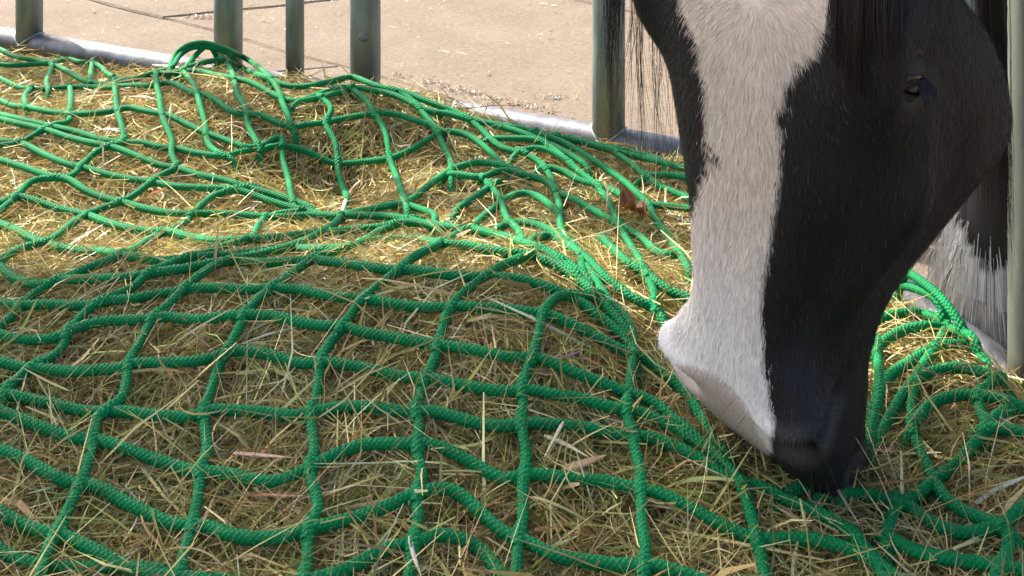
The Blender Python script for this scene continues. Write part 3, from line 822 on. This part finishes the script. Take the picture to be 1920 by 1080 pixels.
Vb = np.concatenate([Vb, [capc, capt]])
last = (nR_ - 1) * NR; jj = np.arange(NR)
Tb = np.concatenate([np.stack([last + jj, np.full(NR, len(Vb) - 2), last + (jj + 1) % NR], 1), np.stack([(jj + 1) % NR, np.full(NR, len(Vb) - 1), jj], 1)])
# legs, grown out of the trunk and joined into the same mesh
LEGV, LEGQ, LEGC = [], [], []
def leg(foot, top, hind=False):
    zs = [1.0, .85, .70, .52, .44, .36, .22, .15, .105, .06, .03]
    rs = [.13, .115, .085, .066, .068, .05, .046, .056, .056, .062, .066]
    pts = []
    for z, r in zip(zs, rs):
        f_ = (z - .03) / .97
        p = foot * (1 - f_) + top * f_; p = p.copy(); p[2] = z
        if hind: p += bdir * (.06 * math.exp(-((z - .52) / .15) ** 2))
        pts.append(p)
    P = catmull(np.array(pts), 4); r = np.interp(P[:, 2], zs[::-1], rs[::-1])
    V, fc, _ = tube(P, r, 28)
    LEGV.append(V); LEGQ.append(fc[0])
    col = np.where((V[:, 2] < .145 + .02 * np.sin(60 * V[:, 0]) + .02 * np.sin(80 * V[:, 1]))[:, None], np.array([[.80, .77, .72]]), np.array([[.018, .016, .016]]))
    LEGC.append(col)
FR = np.array([.628, 1.685, .03])                  # the foreleg seen beyond the rail
FL = FR + lat * .33 + bdir * .06
HRf = HIP + bdir * .05 - lat * .17; HLf = HIP + bdir * .0 + lat * .17
leg(FR, SHO - lat * .14 + np.array([0, 0, -.1])); leg(FL, SHO + lat * .14 + np.array([0, 0, -.1]))
leg(np.array([HRf[0], HRf[1], .03]), HIP - lat * .14, True); leg(np.array([HLf[0], HLf[1], .03]), HIP + lat * .14, True)
# coat colours: white blaze, black coat with a brown cheek
BLAZE = np.array([(1272,-60),(1330,-150),(1410,-230),(1490,-150),(1548,-60),(1552,0),(1548,60),(1530,92),(1492,130),(1466,170),(1458,230),(1462,270),(1455,330),(1450,400),(1440,460),(1430,520),(1428,600),(1432,680),(1440,740),(1450,790),(1440,850),(1390,890),(1180,820),(1130,640),(1180,530),(1270,470),(1300,410),(1312,350),(1325,320),(1322,280),(1322,220),(1315,160),(1310,100),(1300,60),(1275,20)], float)
def in_poly(x, y, P):
    r = np.zeros(len(x), bool); j = len(P) - 1
    for i in range(len(P)):
        c = ((P[i, 1] > y) != (P[j, 1] > y)) & (x < (P[j, 0] - P[i, 0]) * (y - P[i, 1]) / (P[j, 1] - P[i, 1] + 1e-12) + P[i, 0])
        r ^= c; j = i
    return r
def to_local(W): return ((W - HT) / HSC) @ HR
def smooth_noise(P, f, seed):
    r = np.random.default_rng(seed); o = np.zeros(len(P))
    for _ in range(5):
        k = r.normal(size=3) * f; o += np.sin(P @ k + r.uniform(0, 6))
    return o / 5
def coat(W, fuzzy=0.0, seed=0):
    """coat colour at a surface point, with painted light and shade on the nose"""
    r = np.random.default_rng(seed)
    l = to_local(W)
    px = 960 + F * W[:, 0] / W[:, 1]; py = YH + F * (HC - W[:, 2]) / W[:, 1]
    if fuzzy:
        px = px + r.normal(size=len(px)) * fuzzy; py = py + r.normal(size=len(px)) * fuzzy
    px = px + 5 * smooth_noise(W, 120, 4)
    near = l[:, 1] > -.02 - .0 * l[:, 0]
    dors = l[:, 2] > -.075
    white = in_poly(px, py, BLAZE) & dors & (l[:, 0] > -.2)
    far_nose = (l[:, 1] < -.01) & (l[:, 0] > .16 + .3 * np.maximum(0, -.02 - l[:, 2])) & (l[:, 0] < .40) & (l[:, 2] > -.08)
    white |= far_nose
    speck = (np.hypot((px - 1332) / 14, (py - 300) / 34) < 1) & (r.random(len(px)) < .45)
    blk = np.array([.0145, .0135, .0150])[None] * (1 + .3 * smooth_noise(W, 40, 8))[:, None]
    brown = np.clip(1.1 - np.hypot((l[:, 0] + .0) / .16, (l[:, 2] + .15) / .12), 0, 1) * .8
    blk = blk * (1 - brown[:, None]) + np.array([.036, .023, .016])[None] * brown[:, None]
    wht = np.array([.64, .545, .455])[None] * np.ones((len(W), 1))
    low = np.clip((l[:, 0] - .10) / .16, 0, 1)[:, None]
    wht = wht * (1 - low) + np.array([.75, .715, .69])[None] * low  # blaze painted lighter down the nose for light thrown up by the hay
    pink = np.clip((l[:, 0] - .315) / .05, 0, 1)[:, None] * .75
    wht = wht * (1 - pink) + np.array([.40, .30, .27])[None] * pink
    skin_shade = in_poly(px, py, np.array([(1225, 690), (1290, 686), (1350, 704), (1395, 752), (1428, 825), (1450, 890), (1300, 900), (1200, 760)], float)) & (l[:, 0] > .2)  # soft shadow across the lower nose, painted as a darker skin-tone patch
    wht = np.where(skin_shade[:, None], wht * np.array([[.66, .58, .55]]), wht)
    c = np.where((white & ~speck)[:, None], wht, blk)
    for c_, e1_, e2_ in NOS:
        rel = l - c_; d1, d2 = rel @ e1_, rel @ e2_; d2 = d2 + .45 * d1 + 9 * d1 ** 2
        near_ = (rel ** 2).sum(1) < .06 ** 2
        rim = near_ & ((d1 / .03) ** 2 + (d2 / .024) ** 2 < 1)
        c = np.where((rim & ~white)[:, None], np.array([[.028, .024, .024]]), c)
        c = np.where((near_ & ((d1 / .019) ** 2 + (d2 / .008) ** 2 < 1))[:, None], np.array([[.012, .009, .009]]), c)
    lip = (l[:, 0] > .35) & (l[:, 2] < -.10) & (l[:, 0] < .5)
    c = np.where(lip[:, None], np.array([[.06, .045, .042]]), c)
    return np.clip(c, .004, .9), white
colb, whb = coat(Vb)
lv_ = to_local(Vb)
off = len(Vb); Vall = [Vb]; Qall = [Qb]; Call = [colb]
for V, Q_, c_ in zip(LEGV, LEGQ, LEGC):
    Vall.append(V); Qall.append(Q_ + off); Call.append(c_); off += len(V)
me = fast_mesh("horse", np.concatenate(Vall), [np.concatenate(Qall), Tb], np.concatenate(Call))
me.materials.append(M['coat'])
horse = tag(link(bpy.data.objects.new("horse", me)), "black horse with a broad white blaze, head lowered into the netted hay", "horse")
for ft in (FR, FL, HRf, HLf):
    p = np.array([ft[0], ft[1], 0])
    part("hoof", tube(np.array([p + [0, 0, .002], p + [0, 0, .05], p + [0, 0, .075]]), [.078, .066, .06], 24), M['hoof'], horse)
# tail
tl = []
# ears, cupped leaves on the poll
for sg in (1, -1):
    tk = np.linspace(0, 1, 14); ak = np.linspace(-1, 1, 11)
    c0 = h2w(np.array([-.185, sg * .055, -.045])); dr = -HR[:, 0] * .93 + HR[:, 1] * sg * .22 + HR[:, 2] * .12
    dr /= np.linalg.norm(dr); sd = np.cross(dr, HR[:, 2]); sd /= np.linalg.norm(sd); ot = np.cross(sd, dr)
    wk = .034 * np.sin(PI * (.18 + .82 * tk)) ** .8
    th_ = ak[None] * 1.9
    V = c0 + tk[:, None, None] * .15 * dr + (np.sin(th_) * wk[:, None])[..., None] * sd - ((np.cos(th_) * .8 - .3) * wk[:, None])[..., None] * ot * np.sign(-ot @ HR[:, 2])
    kk_ = (np.arange(13)[:, None] * 11 + np.arange(10)[None]).ravel()
    me = fast_mesh("ear", V.reshape(-1, 3), [np.stack([kk_, kk_ + 11, kk_ + 12, kk_ + 1], 1)], np.tile([[.02, .018, .019]], (154, 1))); me.materials.append(M['coat'])
    link(bpy.data.objects.new("ear", me), horse)
# eyes
def uvsphere(c, r, axes, n=24):
    V = []
    for a in np.linspace(0, PI, n):
        for b_ in np.linspace(0, 2 * PI, n, endpoint=False):
            V.append(c + r * (math.sin(a) * math.cos(b_) * axes[0] + math.sin(a) * math.sin(b_) * axes[1] + math.cos(a) * axes[2]))
    i, j = np.meshgrid(np.arange(n - 1), np.arange(n), indexing='ij')
    q = np.stack([i * n + j, (i + 1) * n + j, (i + 1) * n + (j + 1) % n, i * n + (j + 1) % n], -1).reshape(-1, 4)
    return np.array(V), [q]
for sg in (1, -1):
    # skin point nearest to the eye position
    k = ((HV - np.array([EY[0], sg * EY[1], EY[2]])) ** 2).sum(2).argmin(); a, b_ = divmod(k, NR)
    P = HWD[a, b_]; nrm = (HR @ Nl[a, b_])
    ax = [HR[:, 0], HR[:, 2], nrm]
    cen = P - nrm * .009
    fw = HR[:, 2] - nrm * (HR[:, 2] @ nrm); fw /= np.linalg.norm(fw)          # towards the forehead
    sl_ = np.cross(fw, nrm); sl_ *= np.sign(sl_ @ HR[:, 0])                     # towards the muzzle
    ax1 = fw * .97 - sl_ * .24; ax2 = -sl_ * .97 - fw * .24              # along the slit, towards the upper lid
    V, fc = uvsphere(cen, .0215, (ax1, ax2, nrm), 28)
    V = cen + (V - cen) + ax1 * (((V - cen) @ ax1) * .5)[:, None]
    part("eye", (V, fc), M['eye'], horse)
    for up_, a0, a1, rad in ((1, 12, 100, .0238), (-1, -100, -30, .0240)):       # upper and lower lid
        el, aa = np.meshgrid(np.radians(np.linspace(a0, a1, 12)), np.linspace(-1, 1, 17), indexing='ij')
        aa = aa * math.radians(84)
        dv = (np.sin(aa)[..., None] * ax1 * 1.6 + (np.cos(aa) * np.cos(el))[..., None] * nrm + (np.cos(aa) * np.sin(el))[..., None] * ax2)
        V = (cen + dv * rad).reshape(-1, 3)
        Vi = (cen + dv * (rad - .0007)).reshape(-1, 3)
        kk = (np.arange(11)[:, None] * 17 + np.arange(16)[None]).ravel()
        q1 = np.stack([kk, kk + 17, kk + 18, kk + 1], 1); e = np.arange(16)
        q3 = np.stack([e, e + 1, e + 1 + len(V), e + len(V)], 1) if up_ > 0 else np.stack([e + 187, e + 188, e + 188 + len(V), e + 187 + len(V)], 1)
        me = fast_mesh("eyelid", np.concatenate([V, Vi]), [q1, q1 + len(V), q3], col=np.tile([[.022, .019, .019]], (2 * len(V), 1))); me.materials.append(M['coat'])
        link(bpy.data.objects.new("eyelid", me), horse)
    # fold over the upper lid
    tt_ = np.linspace(-1, 1, 17)
    pts = P + tt_[:, None] * ax1 * .036 + (.021 - .012 * tt_ ** 2)[:, None] * ax2 + (.0035 * (1 - tt_ ** 2))[:, None] * nrm
    V, fc, _ = tube(pts, .0045 * np.sqrt(np.clip(1.05 - tt_ ** 2, 0, 1)), 10)
    me = fast_mesh("eyelid", V, fc, col=np.tile([[.03, .026, .026]], (len(V), 1))); me.materials.append(M['coat'])
    link(bpy.data.objects.new("eyelid", me), horse)
    if sg == 1: EYE_W, EYE_AX = P.copy(), (ax1, ax2, nrm)
# ---- short coat hair over the head
def surf(ii, jj, G_):
    i0 = np.clip(ii.astype(int), 0, G_.shape[0] - 2); fi = (ii - i0)[:, None]
    j0 = jj.astype(int) % NR; fj = (jj - jj.astype(int))[:, None]; j1 = (j0 + 1) % NR
    return (G_[i0, j0] * (1 - fi) + G_[i0 + 1, j0] * fi) * (1 - fj) + (G_[i0, j1] * (1 - fi) + G_[i0 + 1, j1] * fi) * fj
GW = np.concatenate([np.array(neck)[::-1][-20:], HWD], 0)
dsu = np.gradient(GW, axis=0); dsv = (np.roll(GW, -1, 1) - np.roll(GW, 1, 1)) / 2
NW = np.cross(dsv, dsu)
area = np.linalg.norm(NW, axis=2)
NW /= area[..., None] + 1e-12
if ((GW - GW.mean(1, keepdims=True)) * NW).sum() < 0: NW = -NW
tocam = np.array([0, 0, HC]) - GW; tocam /= np.linalg.norm(tocam, axis=2, keepdims=True)
wgt = area * np.where((NW * tocam).sum(2) > -.35, 1.0, .12)
wgt[:20] *= .4
wgt[-3:] = 0
for c_, e1_, e2_ in NOS:
    rel = to_local(GW.reshape(-1, 3)).reshape(GW.shape) - c_; d1 = rel @ e1_; d2 = rel @ e2_ + .45 * d1 + 9 * d1 ** 2
    wgt = np.where(((rel ** 2).sum(2) < .05 ** 2) & ((d1 / .024) ** 2 + (d2 / .014) ** 2 < 1), 0, wgt)
for sg in (1, -1):
    _d = (to_local(GW.reshape(-1, 3)).reshape(GW.shape) - np.array([EY[0], sg * EY[1], EY[2]])) / np.array([.022, .04, .031])
    wgt = np.where((_d ** 2).sum(2) < 1, 0, wgt)
NF = 165000
pk = rng.choice(wgt.size, NF, p=(wgt / wgt.sum()).ravel())
ii = pk // NR + rng.random(NF); jj = pk % NR + rng.random(NF)
ii = np.minimum(ii, GW.shape[0] - 1.001)
root = surf(ii, jj, GW); nr_ = surf(ii, jj, NW); nr_ /= np.linalg.norm(nr_, axis=1)[:, None] + 1e-9
l = to_local(root)
# hair flows from the whorl on the forehead downwards, fanning out
WH = np.array([-.045, .018])
dS = l[:, 0] - WH[0]; dY = l[:, 1] - WH[1]
rad = np.hypot(dS, dY) + 1e-6
k = np.exp(-(rad / .075) ** 2)
fs = k * dS / rad + (1 - k) * np.where(dS > -.03, 1.0, -.6); fy = k * dY / rad + (1 - k) * .22 * np.tanh(dY / .05)
fs = fs + rng.normal(size=NF) * .16; fy = fy + rng.normal(size=NF) * .16
flow = fs[:, None] * HR[:, 0] + fy[:, None] * HR[:, 1]
flow -= nr_ * (flow * nr_).sum(1)[:, None]; flow /= np.linalg.norm(flow, axis=1)[:, None] + 1e-9
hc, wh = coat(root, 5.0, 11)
Lh = rng.uniform(.0055, .0105, NF) * np.where(wh, 1.15, 1.0) * np.clip(1.0 - (l[:, 0] - .22) / .2, .30, 1)
wid = rng.uniform(.00012, .00024, NF) * np.clip(1.0 - (l[:, 0] - .25) / .25, .5, 1)
lift = rng.uniform(.10, .34, NF)
P = np.stack([root - nr_ * .0006, root + flow * (Lh * .5)[:, None] + nr_ * (Lh * .5 * lift)[:, None], root + flow * Lh[:, None] + nr_ * (Lh * lift * .65)[:, None]], 1)
sd = np.cross(flow, nr_) + rng.normal(size=(NF, 3)) * .35; sd /= np.linalg.norm(sd, axis=1)[:, None]
W_ = wid[:, None] * np.array([1, .8, .15])[None]
vary = rng.uniform(.72, 1.22, NF)
hc = hc * np.where(wh, vary, vary ** 1.7)[:, None]
grey = (~wh) & (rng.random(NF) < .02); hc[grey] = np.array([.09, .08, .08])
V = np.stack([P[:, 0] - sd * W_[:, :1], P[:, 0] + sd * W_[:, :1], P[:, 1] - sd * W_[:, 1:2], P[:, 1] + sd * W_[:, 1:2], P[:, 2]], 1).reshape(-1, 3)
kb = np.arange(NF) * 5
me = fast_mesh("coat_hair", V, [np.stack([kb, kb + 1, kb + 3, kb + 2], 1), np.stack([kb + 2, kb + 3, kb + 4], 1)], np.repeat(hc, 5, 0)); me.materials.append(M['hair'])
tag(link(bpy.data.objects.new("coat_hair", me), horse), kind="stuff")
# ---- long hair: strands as thin three-sided tubes
def strands(name, paths_, r, cols, parent, kind="stuff"):
    P = np.asarray(paths_); n, k, _ = P.shape
    T = np.gradient(P, axis=1); T /= np.linalg.norm(T, axis=2, keepdims=True) + 1e-9
    ref = np.array([.3, -.9, .1]); A_ = np.cross(T, ref); A_ /= np.linalg.norm(A_, axis=2, keepdims=True) + 1e-9
    B_ = np.cross(T, A_)
    prof = np.interp(np.linspace(0, 1, k), [0, .7, 1], [1, .85, .2])
    R_ = r[:, None] * prof[None]
    V = np.stack([P + R_[..., None] * (math.cos(a) * A_ + math.sin(a) * B_) for a in (0, 2 * PI / 3, 4 * PI / 3)], 2).reshape(-1, 3)
    base = (np.arange(n) * k * 3)[:, None] + (np.arange(k - 1) * 3)[None]
    q = np.concatenate([np.stack([base + a, base + (a + 1) % 3, base + 3 + (a + 1) % 3, base + 3 + a], -1).reshape(-1, 4) for a in range(3)])
    me = fast_mesh(name, V, [q], np.repeat(cols, k * 3, 0)); me.materials.append(M['hair'])
    o = link(bpy.data.objects.new(name, me), parent)
    if kind: tag(o, kind=kind)
    return o
def px_at(px, py, y):
    return np.stack([(px - 960) / F * y, y, HC - (py - YH) / F * y], -1)
def hair_cols(n):
    c = np.array([[.016, .013, .013]]) * rng.uniform(.6, 1.6, (n, 1))
    br = rng.random(n) < .25
    c[br] = np.array([[.045, .025, .016]]) * rng.uniform(.6, 1.4, (br.sum(), 1))
    return c
tt = np.linspace(0, 1, 16)
def hanging(n, x0, x1, ytop, yend, depth, wig, clump=7, spread=6, topx=None):
    """locks hanging from above the picture: x0..x1 at the foot; each lock gathers towards its tip"""
    cl = rng.uniform(0, 1, clump); ph = rng.uniform(0, 6, (clump, 3)); am = rng.uniform(.4, 1.3, clump)
    who = rng.integers(0, clump, n)
    offs = rng.normal(size=n) * spread
    ends = yend(cl[who]) * rng.uniform(.6, 1.0, n)
    dep = depth + rng.normal(size=clump)[who] * .012 + rng.normal(size=n) * .004
    pw = rng.uniform(0, 6, n); aw = rng.gamma(1.2, 2.2, n)
    out = np.zeros((n, 16, 3))
    for k, t_ in enumerate(tt):
        y = ytop + (ends - ytop) * t_
        x = x0 + (x1 - x0) * cl[who] + offs * (1.0 - .75 * t_) + am[who] * wig * (np.sin(ph[who, 0] + t_ * 5) + .5 * np.sin(ph[who, 1] + t_ * 11)) * t_ + aw * np.sin(pw + t_ * 7) * t_
        if topx is not None: x = x * (1 - .55 * (1 - t_) ** 1.5) + topx * .55 * (1 - t_) ** 1.5
        out[:, k] = px_at(x, y, dep)
    return out
far = np.concatenate([hanging(130, 1130, 1166, -420, lambda c: 90 + 210 * ((c * 7) % 1), 1.20, 9, 9, 9, 1200),
                      hanging(40, 1112, 1195, -420, lambda c: 200 + 230 * c, 1.20, 24, 14, 6, 1250),
                      hanging(46, 1180, 1262, -420, lambda c: 330 + 130 * c, 1.22, 24, 14, 6, 1240)])
strands("forelock", far, rng.uniform(.00013, .00028, len(far)), hair_cols(len(far)), horse)
near_m = np.concatenate([hanging(330, 1846, 1898, -500, lambda c: 420 + 190 * c, 1.42, 7, 16, 9, 1800),
                         hanging(150, 1740, 1895, -500, lambda c: 540 + 110 * c, 1.44, 9, 20, 8, 1800)])
strands("mane", near_m, rng.uniform(.00014, .0003, len(near_m)), hair_cols(len(near_m)), horse)
# forelock lying over the near brow: locks that rest on the head
n = 950
nl = 15
cl = rng.integers(0, nl, n)
lx0 = np.linspace(1560, 1690, nl) + rng.normal(size=nl) * 8; lx1 = np.linspace(1558, 1690, nl) + rng.normal(size=nl) * 12
ly1 = np.interp(np.linspace(0, 1, nl), [0, .25, .7, 1], [150, 205, 185, 90]) * rng.uniform(.75, 1.1, nl)
offs = rng.normal(size=n) * 14; ends = ly1[cl] * rng.uniform(.7, 1.05, n); wv = rng.uniform(0, 6, nl)
hp = np.stack([960 + F * HWD[..., 0] / HWD[..., 1], YH + F * (HC - HWD[..., 2]) / HWD[..., 1]], 2).reshape(-1, 2)
nw_ = (Nl @ HR.T); vis = ((nw_ * (np.array([0, 0, HC]) - HWD)).sum(2) > 0).ravel()
hp = hp[vis]; hw = HWD.reshape(-1, 3)[vis]; hn = nw_.reshape(-1, 3)[vis]
out = np.zeros((n, 16, 3))
lh = rng.uniform(.004, .016, nl)
for k, t_ in enumerate(tt):
    yy = -230 + (ends + 230) * t_
    xx = lx0[cl] * (1 - t_) + lx1[cl] * t_ + offs * (1 - .6 * t_) + 10 * np.sin(wv[cl] + t_ * 6) * t_
    a = ((hp[None, :, 0] - xx[:, None]) ** 2 + (hp[None, :, 1] - yy[:, None]) ** 2).argmin(1)
    base_ = hw[a] + hn[a] * (.004 + lh[cl] * math.sin(PI * min(.9, .15 + t_ * .8)))[:, None]
    d_ = base_[:, 1]
    out[:, k] = px_at(xx, yy, d_)
for _ in range(4): out[:, 1:-1] = out[:, 1:-1] * .5 + (out[:, :-2] + out[:, 2:]) * .25
out += rng.normal(size=(n, 1, 3)) * np.array([.0004, .0015, .0004])
strands("forelock", out, rng.uniform(.00014, .00027, n), hair_cols(n), horse)
# lashes
n = 40
tl = rng.uniform(-.9, .9, n); Ll = rng.uniform(.010, .02, n)
ax1, ax2, nrm = EYE_AX
r0 = EYE_W + tl[:, None] * ax1 * .024 + nrm * .012 + (.002 - .004 * tl[:, None] ** 2) * ax2
out = r0[:, None] + (Ll[:, None] * tt[None])[..., None] * nrm * .7 - (Ll[:, None] * tt[None] ** 1.4)[..., None] * ax2 * .9 + (Ll[:, None] * tt[None] * (.5 + tl[:, None] * .5))[..., None] * ax1 * .5
strands("eyelashes", out, np.full(n, .0003), np.tile([[.012, .011, .011]], (n, 1)), horse)
# feather: long white hair over the hooves of the forelegs, some black
for FT, n in ((FR, 900), (FL, 350)):
    a = rng.uniform(0, 2 * PI, n); z0 = rng.uniform(.04, .17, n)
    ln = rng.uniform(.06, .14, n)
    wv_ = rng.uniform(0, 6, n)
    out = np.zeros((n, 16, 3))
    fl_ = rng.uniform(.6, 1.0, n)
    for k, t_ in enumerate(tt):
        rad_ = .045 + .045 * t_ ** .8 * fl_ + .004 * np.sin(wv_ + 5 * t_)
        out[:, k] = np.stack([FT[0] + rad_ * np.cos(a), FT[1] + rad_ * np.sin(a), np.maximum(z0 - ln * t_, .004)], 1)
    colf = np.where((rng.random(n) < .93 * np.ones(n))[:, None], np.array([[.80, .77, .72]]), np.array([[.05, .035, .025]])) * rng.uniform(.75, 1.1, (n, 1))
    strands("feather", out, rng.uniform(.0003, .0006, n) * (1 if n > 500 else 1.8), colf, horse)
# whiskers on the muzzle
n = 46
sw = rng.uniform(.28, .37, n); jw = rng.uniform(2, 34, n)
iw = np.interp(sw, HV[:, 0, 0], np.arange(NS))
rt = surf(iw + 20, jw, GW); nw = surf(iw + 20, jw, NW)
Lw = rng.uniform(.02, .05, n)
out = rt[:, None] + nw[:, None] * (Lw[:, None] * tt[None])[..., None] + HR[:, 0][None, None] * (Lw[:, None] * .5 * tt[None] ** 2)[..., None]
strands("whiskers", out, np.full(n, .00016), np.tile([[.03, .025, .025]], (n, 1)), horse)

# ------------------------------------------------------------------ single stalks that stand out, and litter on the paving
def stalk(name, pxs, width, col, label, cat, lift=.012, group=None, fold=.25):
    c = resample(catmull(pxs, 5), 6)
    P = ray_hit(c[:, 0], c[:, 1], lift=lift)
    for _ in range(3): P[1:-1] = P[1:-1] * .5 + (P[:-2] + P[2:]) * .25
    org = P.mean(0); Q = P - org
    T = np.gradient(Q, axis=0); T /= np.linalg.norm(T, axis=1)[:, None] + 1e-9
    s_ = np.cross(T, np.array([0, -.35, 1.0])); s_ /= np.linalg.norm(s_, axis=1)[:, None] + 1e-9
    up_ = np.cross(s_, T)
    w = width * np.interp(np.linspace(0, 1, len(Q)), [0, .12, .6, 1], [.55, 1, .9, .2])[:, None]
    V = np.concatenate([Q - s_ * w + up_ * w * fold, Q - up_ * w * .15, Q + s_ * w + up_ * w * fold, Q - up_ * w * .4])
    n = len(Q); k = np.arange(n - 1)
    q = np.concatenate([np.stack([k + a * n, k + 1 + a * n, k + 1 + b_ * n, k + b_ * n], 1) for a, b_ in ((0, 1), (1, 2), (2, 3), (3, 0))])
    cols = np.array(col)[None] * rng.uniform(.88, 1.12, (len(V), 1))
    me = fast_mesh(name, V, [q], cols); me.materials.append(M['hay'])
    o = bpy.data.objects.new(name, me); o.location = org
    return tag(link(o), label, cat, group, 'thing')
stalk("straw", [(640,400),(650,372),(662,350),(676,338)], .0028, (.66,.58,.42), "pale curled straw blade standing up in the hollow of the back heap", "straw")
stalk("straw", [(130,460),(160,441),(193,421)], .0024, (.68,.60,.42), "straight pale straw stalk lying in a mesh near the left edge", "straw")
stalk("straw", [(437,850),(490,854),(547,858)], .0021, (.50,.33,.24), "pinkish tan straw stalk lying level in a lower mesh left of centre", "straw")
stalk("straw", [(457,927),(510,929),(577,931)], .0018, (.36,.15,.08), "thin red-brown grass stem lying level in a mesh near the bottom", "straw")
stalk("straw", [(1020,817),(1060,833),(1103,857)], .0022, (.62,.55,.36), "split pale straw blade crossing another straw right of centre", "straw")
stalk("straw", [(1057,790),(1040,822),(1020,858)], .0018, (.60,.53,.34), "upright pale straw stalk crossing the split blade right of centre", "straw", .016)
stalk("dry_leaf", [(1060,880),(1100,868),(1137,853)], .0042, (.47,.32,.18), "broad flat tan leaf blade below the crossed straws", "leaf blade")
stalk("straw", [(1043,674),(1068,667),(1093,657)], .0022, (.20,.12,.13), "dark purplish grass stem under the crest of the front heap", "straw")
stalk("straw", [(1548,880),(1575,925),(1612,985)], .0016, (.62,.56,.40), "slanting pale straw stalk just below the horse's mouth", "straw", .02)
stalk("straw", [(1418,805),(1428,840),(1437,885)], .0026, (.36,.36,.13), "upright yellow-green grass blade left of the horse's nostril", "straw", .03)
stalk("straw", [(768,1005),(775,1040),(790,1080)], .0020, (.60,.56,.44), "grey-white straw blade lying over a rope at the bottom edge", "straw", .016)
lc = ray_hit(np.array([1187.]), np.array([396.]), .018)[0]
n = 11
gu, gv = np.meshgrid(np.linspace(-1, 1, n), np.linspace(-1, 1, n), indexing='ij')
wd = .014 * np.sqrt(np.clip(1 - gu ** 2, .03, 1)) * (1 + .25 * np.sin(gu * 9))
lx = gu * .030; ly = gv * wd
lz = .010 * gu ** 2 + .012 * np.abs(gv) * (1 + .5 * np.sin(gu * 5)) + .0035 * rng.normal(size=gu.shape)
ang = math.radians(-62)
V = np.stack([lx * math.cos(ang) - ly * math.sin(ang), lx * math.sin(ang) + ly * math.cos(ang), lz], 2).reshape(-1, 3)
kk = (np.arange(n - 1)[:, None] * n + np.arange(n - 1)[None]).ravel()
me = fast_mesh("dry_leaf", V, [np.stack([kk, kk + n, kk + n + 1, kk + 1], 1)], np.array([[.30, .115, .04]]) * rng.uniform(.5, 1.3, (n * n, 1)))
me.materials.append(M['hay'])
o = bpy.data.objects.new("dry_leaf", me); o.location = lc
tag(link(o), "crumpled rust-brown dry leaf on the hay beside the horse's face", "leaf")
# litter on the paving: bits of hay and soil along the joint
n = 420
g = np.concatenate([np.stack([rng.uniform(-1.4, .7, n), rng.uniform(2.55, 3.7, n)], 1)])
q = inside(g[:, 0], g[:, 1])[0]; g = g[q < -.04]
jl0, jl1 = px_ground(735, 140)[:2], px_ground(1075, 222)[:2]
jt = rng.beta(1.6, 1.6, 230)
gj = jl0 + jt[:, None] * (jl1 - jl0) + rng.normal(size=(230, 2)) * np.array([.008, .008]) * (.4 + np.sin(jt * PI))[:, None]
spot = px_ground(1040, 184)[:2] + rng.normal(size=(26, 2)) * np.array([.022, .006])
spot2 = px_ground(380, 33)[:2] + rng.normal(size=(70, 2)) * np.array([.03, .012])
allp = np.concatenate([g, gj, spot, spot2]); n = len(allp)
az = rng.uniform(0, 2 * PI, n); Ls = np.r_[np.clip(rng.lognormal(math.log(.009), .5, len(g)), .003, .04), rng.uniform(.003, .011, n - len(g))]
P = np.stack([allp[:, None, 0] + np.cos(az)[:, None] * Ls[:, None] * np.array([-.5, 0, .5]), allp[:, None, 1] + np.sin(az)[:, None] * Ls[:, None] * np.array([-.5, 0, .5]), np.full((n, 3), .003) + rng.uniform(0, .004, (n, 3))], 2)
sd = np.stack([-np.sin(az), np.cos(az), rng.normal(size=n) * .4], 1); sd /= np.linalg.norm(sd, axis=1)[:, None]
wv = np.r_[rng.uniform(.0006, .0016, len(g)), rng.uniform(.0007, .0022, n - len(g))]
colr = np.concatenate([hay_colors(len(g), np.zeros(len(g))) * .8, np.array([[.23, .155, .10]]) * rng.uniform(.5, 1.5, (n - len(g), 1))])
V, Q_, C_ = ribbons(P, wv[:, None] * np.array([[.6, 1, .5]]), np.repeat(sd[:, None], 3, 1), colr)
me = fast_mesh("litter", V, [Q_], C_, smooth=False); me.materials.append(M['hay'])
tag(link(bpy.data.objects.new("litter", me)), "bits of hay and crumbled soil strewn on the paving behind the rail", "litter", kind="stuff")
